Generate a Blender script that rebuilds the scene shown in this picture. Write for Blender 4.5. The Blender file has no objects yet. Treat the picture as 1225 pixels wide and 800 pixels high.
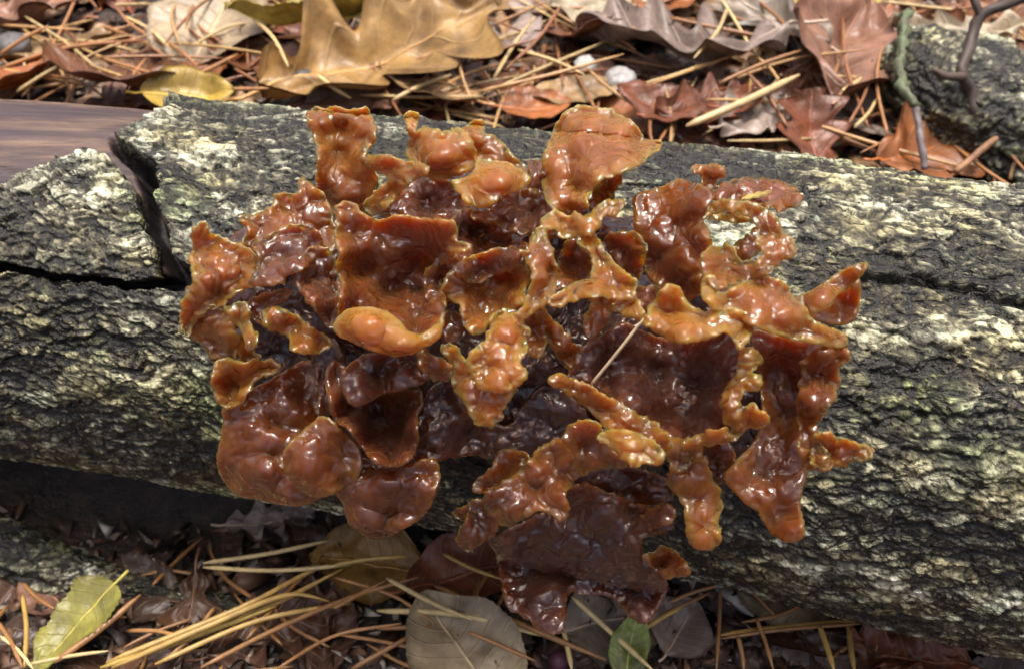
# Brown jelly fungus on a fallen log in autumn leaf litter.  Lengths below are in centimetres; U converts to metres.
import bpy, math, random
import numpy as np
from mathutils import Vector, Matrix
from mathutils.geometry import delaunay_2d_cdt

U = 0.01
random.seed(7)
RNG = np.random.default_rng(7)
scene = bpy.context.scene

# ------------------------------------------------------------------ camera
F = 1105.0                      # focal length in photo pixels (photo is 1225 x 800)
PITCH = math.radians(48)
CAM = np.array([0.0, -13.5, 19.8])
FWD = np.array([0, math.cos(PITCH), -math.sin(PITCH)])
UPV = np.array([0, math.sin(PITCH), math.cos(PITCH)])
cd = bpy.data.cameras.new('camera')
cam = bpy.data.objects.new('camera', cd)
scene.collection.objects.link(cam)
cam.location = Vector(CAM) * U
cam.rotation_euler = (math.pi / 2 - PITCH, 0, 0)
cd.sensor_fit = 'HORIZONTAL'
cd.angle = 2 * math.atan(612.5 / F)
cd.clip_start = 0.005
cd.clip_end = 200
cd.dof.use_dof = True
cd.dof.focus_distance = 14.8 * U
cd.dof.aperture_fstop = 36
scene.camera = cam

# ------------------------------------------------------------------ sky and sun (overcast light through trees)
SUN_EL, SUN_AZ = math.radians(83), math.radians(20)      # azimuth from +y (away from the camera) towards +x
world = bpy.data.worlds.new('World')
scene.world = world
world.use_nodes = True
wn = world.node_tree
sky = wn.nodes.new('ShaderNodeTexSky')
sky.sky_type = 'NISHITA'
sky.sun_disc = False
sky.sun_elevation = SUN_EL
sky.sun_rotation = SUN_AZ
sky.air_density = 0.55
sky.dust_density = 9.0
sky.ozone_density = 0.6
bg = wn.nodes['Background']
wn.links.new(sky.outputs[0], bg.inputs[0])
bg.inputs[1].default_value = 0.15
sl = bpy.data.lights.new('sun', 'SUN')
sl.energy = 1.4
sl.angle = math.radians(10)
sl.color = (1.0, 0.98, 0.95)
so = bpy.data.objects.new('sun', sl)
scene.collection.objects.link(so)
sdir = Vector((math.sin(SUN_AZ) * math.cos(SUN_EL), math.cos(SUN_AZ) * math.cos(SUN_EL), math.sin(SUN_EL)))
so.rotation_euler = sdir.to_track_quat('Z', 'Y').to_euler()

scene.view_settings.view_transform = 'Standard'
scene.view_settings.look = 'None'
scene.view_settings.exposure = 0.85
scene.view_settings.gamma = 1
scene.cycles.use_denoising = True
scene.cycles.denoiser = 'OPENIMAGEDENOISE'
scene.cycles.denoising_prefilter = 'ACCURATE'
scene.cycles.max_bounces = 6
scene.cycles.diffuse_bounces = 3
scene.cycles.glossy_bounces = 3
scene.cycles.transmission_bounces = 5
scene.cycles.sample_clamp_indirect = 1.5
scene.cycles.blur_glossy = 1.0
scene.cycles.caustics_reflective = False

# ------------------------------------------------------------------ numeric helpers
_perm = np.random.default_rng(11).permutation(256)
_perm = np.concatenate([_perm, _perm, _perm])
_g3 = np.random.default_rng(12).normal(size=(256, 3))
_g3 /= np.linalg.norm(_g3, axis=1)[:, None]

def perlin(x, y, z=None):
    x = np.asarray(x, float); y = np.asarray(y, float)
    z = np.zeros_like(x) if z is None else np.asarray(z, float) + np.zeros_like(x)
    xi, yi, zi = np.floor(x).astype(int), np.floor(y).astype(int), np.floor(z).astype(int)
    xf, yf, zf = x - xi, y - yi, z - zi
    f = lambda t: t * t * t * (t * (t * 6 - 15) + 10)
    u, v, w = f(xf), f(yf), f(zf)
    out = 0
    for dx in (0, 1):
        for dy in (0, 1):
            for dz in (0, 1):
                h = _perm[_perm[_perm[(xi + dx) & 255] + ((yi + dy) & 255)] + ((zi + dz) & 255)]
                g = _g3[h]
                d = g[..., 0] * (xf - dx) + g[..., 1] * (yf - dy) + g[..., 2] * (zf - dz)
                out = out + d * (u if dx else 1 - u) * (v if dy else 1 - v) * (w if dz else 1 - w)
    return out * 1.5

def fbm(x, y, z=0.0, o=4, g=0.5):
    s, a, r = 1.0, 1.0, 0
    for i in range(o):
        r = r + a * perlin(x * s + 17.3 * i, y * s + 5.1 * i, np.asarray(z) * s + 9.7 * i)
        s *= 2.03; a *= g
    return r

def worley(x, y, seed=0):
    """F1, F2, random value of the nearest cell, offset (dx, dy) from its seed point"""
    xi, yi = np.floor(x).astype(int), np.floor(y).astype(int)
    f1 = np.full(x.shape, 9.0); f2 = np.full(x.shape, 9.0)
    rv = np.zeros(x.shape); ox = np.zeros(x.shape); oy = np.zeros(x.shape)
    rr = np.random.default_rng(100 + seed).random((256, 3))
    for dx in (-1, 0, 1):
        for dy in (-1, 0, 1):
            cx, cy = xi + dx, yi + dy
            h = _perm[_perm[cx & 255] + (cy & 255)]
            px = x - (cx + rr[h, 0]); py = y - (cy + rr[h, 1])
            d = np.sqrt(px * px + py * py)
            m = d < f1
            f2 = np.where(m, f1, np.minimum(f2, d))
            rv = np.where(m, rr[h, 2], rv); ox = np.where(m, px, ox); oy = np.where(m, py, oy)
            f1 = np.where(m, d, f1)
    return f1, f2, rv, ox, oy

def sstep(a, b, x):
    t = np.clip((x - a) / (b - a), 0, 1)
    return t * t * (3 - 2 * t)

def ray(px, py):
    """direction with unit depth along the optical axis for a photo pixel"""
    px = np.asarray(px, float); py = np.asarray(py, float)
    r = np.zeros(px.shape + (3,))
    r[...] = FWD
    r[..., 0] += (px - 612.5) / F
    r += UPV * ((400 - py) / F)[..., None]
    return r

def project(P):
    q = P - CAM
    d = q @ FWD
    return 612.5 + F * q[..., 0] / d, 400 - F * (q @ UPV) / d, d

def in_poly(px, py, poly):
    poly = np.asarray(poly, float)
    res = np.zeros(px.shape, bool)
    j = len(poly) - 1
    for i in range(len(poly)):
        xi, yi = poly[i]; xj, yj = poly[j]
        if yi != yj:
            c = ((yi > py) != (yj > py)) & (px < (xj - xi) * (py - yi) / (yj - yi) + xi)
            res ^= c
        j = i
    return res

def seg_dist(P, poly, closed=True):
    A = np.asarray(poly, float)
    B = np.roll(A, -1, 0)
    if not closed:
        A, B = A[:-1], A[1:]
    out = np.full(len(P), 1e9)
    for a, b in zip(A, B):
        ab = b - a
        t = np.clip(((P - a) @ ab) / max(ab @ ab, 1e-9), 0, 1)
        d = np.hypot(*(P - a - t[:, None] * ab).T)
        out = np.minimum(out, d)
    return out

# ------------------------------------------------------------------ scene helpers
COL = scene.collection.objects

def new_mesh(name, verts, faces, attrs=None, smooth=True):
    me = bpy.data.meshes.new(name)
    verts = np.asarray(verts, np.float32) * U
    if isinstance(faces, np.ndarray):
        k = faces.shape[1]; nf = len(faces)
        me.vertices.add(len(verts)); me.vertices.foreach_set('co', verts.ravel())
        me.loops.add(nf * k); me.loops.foreach_set('vertex_index', faces.astype(np.int32).ravel())
        me.polygons.add(nf)
        me.polygons.foreach_set('loop_start', np.arange(0, nf * k, k, dtype=np.int32))
        me.update(calc_edges=True)
    else:
        me.from_pydata([tuple(map(float, v)) for v in verts], [], faces)
        me.update()
    if smooth:
        me.polygons.foreach_set('use_smooth', np.ones(len(me.polygons), bool))
    for k, v in (attrs or {}).items():
        a = me.attributes.new(k, 'FLOAT', 'POINT')
        a.data.foreach_set('value', np.asarray(v, np.float32))
    me.validate()
    return me

def add(name, me, mat, parent=None, **props):
    o = bpy.data.objects.new(name, me)
    if mat is not None and me is not None and not me.materials:
        me.materials.append(mat)
    COL.link(o)
    if parent is not None:
        o.parent = parent
    for k, v in props.items():
        o[k] = v
    return o

def empty(name, loc, **props):
    o = bpy.data.objects.new(name, None)
    o.location = Vector(loc) * U
    o.empty_display_size = 0.01
    COL.link(o)
    for k, v in props.items():
        o[k] = v
    return o

def under(o, root):
    """parent o to root keeping world coordinates (root is an unrotated Empty)"""
    o.parent = root
    o.matrix_parent_inverse = Matrix.Translation(-root.location)

def grid_faces(n, m, wrap=False):
    """quads of an n x m vertex grid; wrap closes the second index"""
    i = np.arange(n - 1)[:, None]
    j = np.arange(m if wrap else m - 1)[None, :]
    j2 = (j + 1) % m
    f = np.stack([i * m + j, (i + 1) * m + j, (i + 1) * m + j2, i * m + j2], -1)
    return f.reshape(-1, 4)

def catmull(pts, n, closed=False):
    """resample a polyline (k,d) to n points, evenly along a Catmull-Rom curve"""
    P = np.asarray(pts, float)
    if closed:
        Q = np.vstack([P[-1], P, P[0], P[1]]); k = len(P)
    else:
        Q = np.vstack([2 * P[0] - P[1], P, 2 * P[-1] - P[-2]]); k = len(P) - 1
    t = np.linspace(0, k, k * 16 + 1)[:-1] if closed else np.linspace(0, k, k * 16 + 1)
    i = np.minimum(t.astype(int), k - 1); f = (t - i)[:, None]
    a, b, c, d = Q[i], Q[i + 1], Q[i + 2], Q[i + 3]
    C = 0.5 * (2 * b + (c - a) * f + (2 * a - 5 * b + 4 * c - d) * f ** 2 + (3 * b - a - 3 * c + d) * f ** 3)
    if closed:
        C = np.vstack([C, C[0]])
    L = np.concatenate([[0], np.cumsum(np.linalg.norm(np.diff(C, axis=0), axis=1))])
    tt = np.linspace(0, L[-1], n, endpoint=not closed)
    return np.stack([np.interp(tt, L, C[:, j]) for j in range(P.shape[1])], 1)

def tube(path, rad, sides=7, rough=0.0, seed=0.0, caps=True):
    """tapered tube along path (n,3) with radii (n,)"""
    P = np.asarray(path, float); n = len(P)
    rad = np.broadcast_to(rad, (n,))
    T = np.gradient(P, axis=0); T /= np.linalg.norm(T, axis=1)[:, None]
    ref = np.array([0.13, 0.21, 0.97])
    A = np.cross(T, ref); A /= np.linalg.norm(A, axis=1)[:, None]
    B = np.cross(T, A)
    th = np.linspace(0, 2 * math.pi, sides, endpoint=False)
    R = rad[:, None] * np.ones(sides)
    ring = A[:, None, :] * np.cos(th)[None, :, None] + B[:, None, :] * np.sin(th)[None, :, None]
    V = P[:, None, :] + ring * R[..., None]
    if rough:
        q = V * 3.0
        V = V + ring * (rough * fbm(q[..., 0] + seed, q[..., 1], q[..., 2], 3))[..., None]
    V = V.reshape(-1, 3)
    f = [tuple(q) for q in grid_faces(n, sides, True)]
    if caps:
        f.append(tuple(range(sides))); f.append(tuple((n - 1) * sides + k for k in reversed(range(sides))))
    return V, f

# ------------------------------------------------------------------ materials
def mat_new(name):
    m = bpy.data.materials.new(name); m.use_nodes = True
    nt = m.node_tree
    b = nt.nodes['Principled BSDF']
    return m, nt, b

class NT:
    def __init__(s, nt): s.nt = nt
    def n(s, t, **kw):
        x = s.nt.nodes.new(t)
        for k, v in kw.items(): setattr(x, k, v)
        return x
    def l(s, a, b): s.nt.links.new(a, b)
    def attr(s, name): return s.n('ShaderNodeAttribute', attribute_name=name).outputs['Fac']
    def coord(s, scale=(1, 1, 1), which='Object'):
        tc = s.n('ShaderNodeTexCoord'); mp = s.n('ShaderNodeMapping')
        mp.inputs['Scale'].default_value = scale
        s.l(tc.outputs[which], mp.inputs['Vector']); return mp.outputs[0]
    def noise(s, vec, scale, detail=4, rough=0.55, dist=0.0):
        x = s.n('ShaderNodeTexNoise'); x.inputs['Scale'].default_value = scale
        x.inputs['Detail'].default_value = detail; x.inputs['Roughness'].default_value = rough
        x.inputs['Distortion'].default_value = dist
        s.l(vec, x.inputs['Vector']); return x.outputs['Fac']
    def math(s, op, a, b=None, c=None, clamp=False):
        x = s.n('ShaderNodeMath', operation=op); x.use_clamp = clamp
        for i, v in enumerate((a, b, c)):
            if v is None: continue
            if isinstance(v, (int, float)): x.inputs[i].default_value = v
            else: s.l(v, x.inputs[i])
        return x.outputs[0]
    def ramp(s, fac, stops, interp='LINEAR'):
        x = s.n('ShaderNodeValToRGB'); cr = x.color_ramp; cr.interpolation = interp
        while len(cr.elements) < len(stops): cr.elements.new(0.5)
        for e, (p, c) in zip(cr.elements, stops):
            e.position = p; e.color = (c, c, c, 1) if isinstance(c, (int, float)) else (*c, 1)
        s.l(fac, x.inputs[0]); return x.outputs[0]
    def mix(s, fac, a, b, blend='MIX'):
        x = s.n('ShaderNodeMix', data_type='RGBA', blend_type=blend)
        for i, v in ((0, fac), (6, a), (7, b)):
            if isinstance(v, (int, float)): x.inputs[i].default_value = v
            elif isinstance(v, tuple): x.inputs[i].default_value = (*v, 1)
            else: s.l(v, x.inputs[i])
        return x.outputs[2]
    def bump(s, h, strength, dist, normal=None):
        x = s.n('ShaderNodeBump'); x.inputs['Strength'].default_value = strength
        x.inputs['Distance'].default_value = dist
        s.l(h, x.inputs['Height'])
        if normal is not None: s.l(normal, x.inputs['Normal'])
        return x.outputs[0]

def make_jelly():
    m, nt, b = mat_new('jelly'); N = NT(nt)
    v = N.coord()
    big = N.noise(v, 110, 3, 0.5)
    mid = N.noise(v, 420, 3, 0.55)
    tone = N.attr('tone'); rim = N.attr('rim')          # rim: 1 at a lobe's thin edge, 0 in its thick middle
    t = N.math('ADD', N.math('MULTIPLY', tone, 0.78), 0.23)
    t = N.math('ADD', t, N.math('MULTIPLY', N.math('SUBTRACT', big, 0.5), 0.5))
    t = N.math('ADD', t, N.math('MULTIPLY', N.math('SUBTRACT', mid, 0.5), 0.22))
    t = N.math('SUBTRACT', t, N.math('MULTIPLY', rim, 0.30), clamp=True)
    col = N.ramp(t, [(0.0, (0.64, 0.275, 0.055)), (0.2, (0.44, 0.160, 0.028)), (0.42, (0.25, 0.078, 0.020)),
                     (0.65, (0.140, 0.052, 0.028)), (1.0, (0.090, 0.050, 0.047))])
    N.l(col, b.inputs['Base Color'])
    b.inputs['Subsurface Weight'].default_value = 1.0
    b.inputs['Subsurface Radius'].default_value = (1.0, 0.38, 0.13)
    b.inputs['Subsurface Scale'].default_value = 0.009
    b.inputs['Transmission Weight'].default_value = 0.62
    b.inputs['Roughness'].default_value = 0.16
    b.inputs['Specular IOR Level'].default_value = 0.0
    b.inputs['IOR'].default_value = 1.34
    b.inputs['Coat Weight'].default_value = 1.0
    b.inputs['Coat Roughness'].default_value = 0.012
    b.inputs['Coat IOR'].default_value = 1.5
    f1 = N.noise(v, 330, 1, 0.5, 0.3)
    f2 = N.noise(v, 640, 0, 0.5, 0.5)
    patch = N.ramp(N.noise(v, 170, 2), [(0.40, 0.10), (0.60, 1.0)])
    N.l(N.bump(f1, 0.10, 0.0010), b.inputs['Normal'])
    hh = N.math('ADD', f1, N.math('MULTIPLY', N.math('MULTIPLY', f2, patch), 0.75))
    N.l(N.bump(hh, 1.0, 0.0011), b.inputs["Coat Normal"])
    return m

def make_bark(name, warm=0.0, scale=1.0):
    m, nt, b = mat_new(name); N = NT(nt)
    v = N.coord((0.6, 1, 1))
    pale = N.attr('pale')
    fine = N.noise(N.coord((1.6, .7, .7)), 620 * scale, 4, 0.6)
    patch = N.noise(v, 55 * scale, 4, 0.6)
    wob = N.n('ShaderNodeTexNoise'); wob.inputs['Scale'].default_value = 260 * scale; wob.inputs['Detail'].default_value = 3; N.l(v, wob.inputs['Vector'])
    vs = N.n('ShaderNodeVectorMath', operation='SUBTRACT'); N.l(wob.outputs['Color'], vs.inputs[0]); vs.inputs[1].default_value = (.5, .5, .5)
    vm = N.n('ShaderNodeVectorMath', operation='SCALE'); N.l(vs.outputs[0], vm.inputs[0]); vm.inputs['Scale'].default_value = 0.0042 / scale
    vd = N.n('ShaderNodeVectorMath', operation='ADD'); N.l(v, vd.inputs[0]); N.l(vm.outputs[0], vd.inputs[1])
    def vor(sc):
        x = N.n('ShaderNodeTexVoronoi', feature='DISTANCE_TO_EDGE'); x.inputs['Scale'].default_value = sc * scale
        N.l(vd.outputs[0], x.inputs['Vector']); return x.outputs['Distance']
    k1 = N.ramp(vor(260), [(0.015, 0.0), (0.12, 1.0)]); k2 = N.ramp(vor(640), [(0.02, 0.0), (0.12, 1.0)])
    gate = N.ramp(N.noise(v, 120 * scale, 3), [(0.38, 0.25), (0.60, 1.0)])
    crack = N.math('MULTIPLY', N.math('SUBTRACT', 1.0, N.math('MULTIPLY', k1, N.math('ADD', N.math('MULTIPLY', k2, 0.4), 0.6))), gate)
    p = N.math('ADD', pale, N.math('MULTIPLY', N.math('SUBTRACT', fine, 0.5), 0.55))
    p = N.math('SUBTRACT', p, N.math('MULTIPLY', crack, 0.62), clamp=True)
    c1 = N.ramp(p, [(0.0, (0.012, 0.012, 0.010)), (0.28, (0.055, 0.055, 0.040)), (0.52, (0.18, 0.185, 0.135)),
                    (0.75, (0.46, 0.48, 0.38)), (1.0, (0.74, 0.78, 0.68))])
    tan = N.mix(N.ramp(N.noise(v, 80 * scale, 3), [(0.38, 0.15), (0.62, 1.0)]), c1, (0.98, 0.86, 0.58), 'MULTIPLY')
    grn = N.mix(N.ramp(patch, [(0.52, 0.0), (0.68, 0.8)]), tan, (0.60, 0.80, 0.52), 'MULTIPLY')
    spot = N.ramp(N.noise(v, 230 * scale, 3), [(0.66, 0.0), (0.74, 0.7)])
    lich = N.mix(N.math('MULTIPLY', spot, p), grn, (0.42, 0.56, 0.44))
    N.l(lich, b.inputs['Base Color'])
    r = N.ramp(fine, [(0.3, 0.22), (0.7, 0.50)])
    N.l(r, b.inputs['Roughness'])
    b.inputs['Specular IOR Level'].default_value = 0.6
    h = N.noise(N.coord((2.2, .7, .7)), 1100 * scale, 4, 0.7)
    nb = N.bump(h, 0.8, 0.0008)
    N.l(N.bump(N.math('SUBTRACT', 1.0, crack), 0.6, 0.0006, nb), b.inputs['Normal'])
    return m

def make_wood():
    m, nt, b = mat_new('bare_wood'); N = NT(nt)
    v = N.coord((0.10, 1, 1))
    a = N.noise(v, 520, 8, 0.72, 0.4); c = N.noise(N.coord((0.25, 1, 1)), 90, 4, 0.6)
    col = N.ramp(a, [(0.32, (0.026, 0.018, 0.017)), (0.5, (0.085, 0.052, 0.044)), (0.68, (0.25, 0.16, 0.10))])
    col = N.mix(N.ramp(c, [(0.52, 0.0), (0.70, 0.8)]), col, (0.24, 0.155, 0.09))
    col = N.mix(N.ramp(N.noise(v, 150, 4), [(0.42, 0.0), (0.60, 0.85)]), col, (0.050, 0.034, 0.038))
    col = N.mix(N.attr('gap_dark'), col, (0.012, 0.010, 0.010))  # wood turned near black along the gaps between bark pieces
    N.l(col, b.inputs['Base Color'])
    b.inputs['Roughness'].default_value = 0.45
    N.l(N.bump(a, 0.6, 0.0012), b.inputs['Normal'])
    return m

def make_soil():
    m, nt, b = mat_new('soil'); N = NT(nt)
    v = N.coord()
    a = N.noise(v, 160, 6, 0.65); c = N.noise(v, 700, 4, 0.6)
    col = N.ramp(a, [(0.3, (0.012, 0.010, 0.009)), (0.55, (0.040, 0.028, 0.021)), (0.8, (0.10, 0.062, 0.042))])
    N.l(col, b.inputs['Base Color'])
    b.inputs['Roughness'].default_value = 0.5
    N.l(N.bump(c, 0.8, 0.002), b.inputs['Normal'])
    return m

def make_leaf():
    """dead leaf: colour from the object, veins from the blade's own coordinates"""
    m, nt, b = mat_new('leaf_blade'); N = NT(nt)
    va = N.n('ShaderNodeVectorMath', operation='ADD'); N.l(N.coord(), va.inputs[0])
    N.l(N.n('ShaderNodeObjectInfo').outputs['Random'], va.inputs[1]); v = va.outputs[0]
    oc = N.n('ShaderNodeObjectInfo').outputs['Color']
    big = N.noise(v, 75, 4, 0.6); fine = N.noise(v, 420, 4, 0.65)
    uu, vv = N.attr('lu'), N.attr('lv')
    # side veins: stripes of u - 0.35|v|
    ph = N.math('MULTIPLY', N.math('SUBTRACT', uu, N.math('MULTIPLY', N.math('ABSOLUTE', vv), 0.16)), 56.0)
    vein = N.ramp(N.math('SINE', ph), [(0.93, 0.0), (1.0, 1.0)])
    midr = N.ramp(N.math('ABSOLUTE', vv), [(0.0, 1.0), (0.045, 0.0)])
    vn = N.math('MAXIMUM', vein, midr)
    dark = N.mix(N.ramp(big, [(0.32, 0.0), (0.68, 1.0)]), N.mix(0.72, oc, (0.05, 0.03, 0.02)), oc)
    mott = N.mix(N.ramp(fine, [(0.35, 0.35), (0.6, 0.0)]), dark, N.mix(0.8, oc, (0.04, 0.025, 0.02)))
    veined = N.mix(N.math('MULTIPLY', vn, 0.45), mott, N.mix(0.5, oc, (0.55, 0.42, 0.22)))  # veins paler than the blade
    spots = N.ramp(N.noise(v, 300, 2), [(0.70, 0.0), (0.76, 0.8)])
    col = N.mix(spots, veined, (0.03, 0.02, 0.016))
    N.l(col, b.inputs['Base Color'])
    b.inputs['Roughness'].default_value = 0.38
    b.inputs['Subsurface Weight'].default_value = 0.0
    n1 = N.bump(vn, 0.6, 0.0006); n2 = N.bump(fine, 0.4, 0.0006, n1)
    N.l(n2, b.inputs['Normal'])
    tr = N.n('ShaderNodeBsdfTranslucent'); N.l(col, tr.inputs[0])
    mx = N.n('ShaderNodeMixShader'); mx.inputs[0].default_value = 0.22
    N.l(b.outputs[0], mx.inputs[1]); N.l(tr.outputs[0], mx.inputs[2])
    N.l(mx.outputs[0], nt.nodes['Material Output'].inputs[0])
    return m

def make_objcol(name, rough=0.4, nscale=500, amt=0.5):
    m, nt, b = mat_new(name); N = NT(nt)
    v = N.coord()
    oc = N.n('ShaderNodeObjectInfo').outputs['Color']
    a = N.noise(v, nscale, 4, 0.6)
    col = N.mix(N.ramp(a, [(0.35, amt), (0.6, 0.0)]), oc, N.mix(0.75, oc, (0.05, 0.03, 0.02)))
    N.l(col, b.inputs['Base Color'])
    b.inputs['Roughness'].default_value = rough
    N.l(N.bump(a, 0.35, 0.0004), b.inputs['Normal'])
    return m

M_JELLY = make_jelly()
M_BARK = make_bark('bark')
M_BARK2 = make_bark('bark_far', scale=0.8)
M_WOOD = make_wood()
M_SOIL = make_soil()
M_LEAF = make_leaf()
M_NEEDLE = make_objcol('needle', 0.36, 300, 0.45)
M_TWIG = make_objcol('twig_bark', 0.6, 350, 0.9)
M_STONE = make_objcol('stone', 0.55, 260, 0.6)

# ------------------------------------------------------------------ ground
def ground_z(x, y):
    x = np.asarray(x, float); y = np.asarray(y, float)
    z = 2.2 * sstep(3.0, 13.0, y) + 0.5 * fbm(x * 0.12, y * 0.12, 3.3, 3)
    z = z + 0.22 * fbm(x * 0.55, y * 0.55, 7.7, 3)
    z = z - 1.1 * np.exp(-((x + 8) / 4.5) ** 2 - ((y + 0.5) / 2.6) ** 2)      # hollow under the left of the log
    return z - 0.35

def gp(px, py, lift=0.0):
    """point where the pixel's ray meets the ground (raised by lift)"""
    r = ray(np.array([px]), np.array([py]))[0]
    z = 1.0
    for _ in range(30):
        t = (z - CAM[2]) / r[2]
        P = CAM + r * t
        z = 0.5 * z + 0.5 * (float(ground_z(P[0], P[1])) + lift)
    return CAM + r * ((z - CAM[2]) / r[2])

def make_ground():
    def axis(lo, hi, step, far, k):
        core = np.arange(lo, hi + 1e-6, step)
        g = step * np.cumprod(np.full(k, (far / step) ** (1.0 / k) if k else 1))
        return np.concatenate([(lo - g)[::-1], core, hi + g])
    X = axis(-24, 24, 0.16, 4000, 26); Y = axis(-10, 30, 0.16, 4000, 26)
    x, y = np.meshgrid(X, Y, indexing='ij')
    near = np.exp(-(np.maximum(np.hypot(x, y) - 35, 0) / 20) ** 2)
    z = ground_z(x, y)
    z = z * near + (1 - near) * 1.5
    z = z + near * (0.10 * np.abs(fbm(x * 1.6, y * 1.6, 1.1, 3)) + 0.05 * fbm(x * 4, y * 4, 2.2, 2))
    V = np.stack([x, y, z], -1).reshape(-1, 3)
    add('ground', new_mesh('ground', V, grid_faces(len(X), len(Y))), M_SOIL, kind='structure')
make_ground()

# ------------------------------------------------------------------ the log
AX_X = np.array([-60, -30, -11.9, 0, 10.4, 28, 60.0])
AX_Y = np.array([9.5, 4.9, 1.9, 0.0, -2.25, -6.3, -14])
AX_Z = np.array([5.3, 5.1, 4.9, 4.8, 4.75, 4.6, 4.4])
AX_R = np.array([3.9, 4.0, 4.22, 4.5, 4.7, 4.8, 4.9])

def axis_at(s):
    """smooth axis point and radius for x = s"""
    k = 2.5
    o = [0, 0, 0]
    for w, ds in ((0.25, -k), (0.5, 0), (0.25, k)):
        for i, A in enumerate((AX_Y, AX_Z, AX_R)):
            o[i] = o[i] + w * np.interp(s + ds, AX_X, A)
    return o[0], o[1], o[2]

def log_point(s, th, r_add):
    y, z, R = axis_at(s)
    R = R * (1 + 0.025 * np.sin(2 * th + s * 0.10) + 0.03 * perlin(s * 0.13, np.cos(th) * 1.2, np.sin(th) * 1.2)) + r_add
    return np.stack([s + 0 * th, y - R * np.cos(th), z + R * np.sin(th)], -1)

CRACK_RIDGE = np.array([(1030, 322), (1075, 322), (1120, 328), (1165, 340), (1195, 352), (1240, 358)], float)

def bark_field(s, a, px, py):
    """relief height in cm and paleness 0..1"""
    ws = s + 0.26 * fbm(s * 1.0, a * 1.2, 4.4, 4)
    wa = a + 0.17 * fbm(s * 1.1, a * 1.4, 8.8, 4)
    zone = fbm(s * 0.40 + 3, a * 0.62, 5.5, 4)
    fa, fb, rA, ax, ay = worley(ws * 0.95, wa * 2.1, 1)
    cA = sstep(0.0, 0.11, fb - fa)
    fa, fb, rB, bx, by = worley(ws * 2.3 + 9, wa * 4.6, 2)
    cB = sstep(0.0, 0.15, fb - fa)
    fa, fb, rC, qx, qy = worley(ws * 5.6 + 3, wa * 9.4, 3)
    cC = sstep(0.0, 0.22, fb - fa)
    fl = fbm(ws * 6, wa * 9.0, 6.1, 4)
    deep = sstep(-0.30, 0.40, -zone)
    vis = 0.35 + 0.65 * deep
    h = 0.06 * (cA - 1) * vis + 0.045 * (cB - 1) * vis + 0.018 * (cC - 1)
    h = h + 0.075 * (rA - 0.5) + 0.060 * (rB - 0.5) * (0.5 + deep) + 0.024 * (rC - 0.5) - 0.05 * ay - 0.05 * by - 0.02 * qy
    h = h + 0.022 * fl + 0.10 * zone
    pale = 0.51 + 0.32 * zone + 0.20 * (rA - 0.5) + 0.42 * (rB - 0.5) + 0.34 * (rC - 0.5)
    pale = pale - 0.50 * (1 - cA) * vis - 0.48 * (1 - cB) * vis - 0.26 * (1 - cC) + 0.20 * fl
    # fine dark splits running along the grain
    sp = np.abs(fbm(ws * 0.8 + 40, wa * 4.2, 2.9, 3))
    spl = 1 - sstep(0.0, 0.035, sp)
    h = 0.8 * (h - 0.07 * spl); pale = pale - 0.4 * spl
    return h, pale

def axis_grid(lo, hi, step, far_lo, far_hi, k):
    core = np.arange(lo, hi + 1e-6, step)
    a = far_lo + (lo - far_lo) * np.linspace(0, 1, k, endpoint=False) ** 0.6
    b = far_hi - (far_hi - hi) * (np.linspace(0, 1, k, endpoint=False) ** 0.6)[::-1]
    return np.concatenate([a, core, b])

BARE = [(-900, -200), (203, -200), (203, 124), (196, 134), (170, 147), (135, 162), (148, 172), (160, 177), (169, 184), (180, 196), (189, 203),
        (191, 220), (186, 236), (190, 250), (197, 268), (205, 282), (204, 296), (208, 308), (227, 321), (232, 335), (225, 347), (190, 345), (150, 346), (105, 338), (65, 335), (0, 325), (-900, 290)]
PLATE = [(-900, 190), (-60, 236), (-25, 228), (0, 229), (12, 221), (22, 212), (38, 208), (52, 203), (70, 193), (88, 190), (104, 183), (120, 188), (132, 195),
         (140, 201), (152, 213), (162, 227), (165, 244), (172, 262), (172, 275), (180, 281), (187, 292), (185, 310), (189, 333), (171, 336), (153, 337), (110, 331), (65, 327), (0, 317), (-900, 282)]

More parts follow.
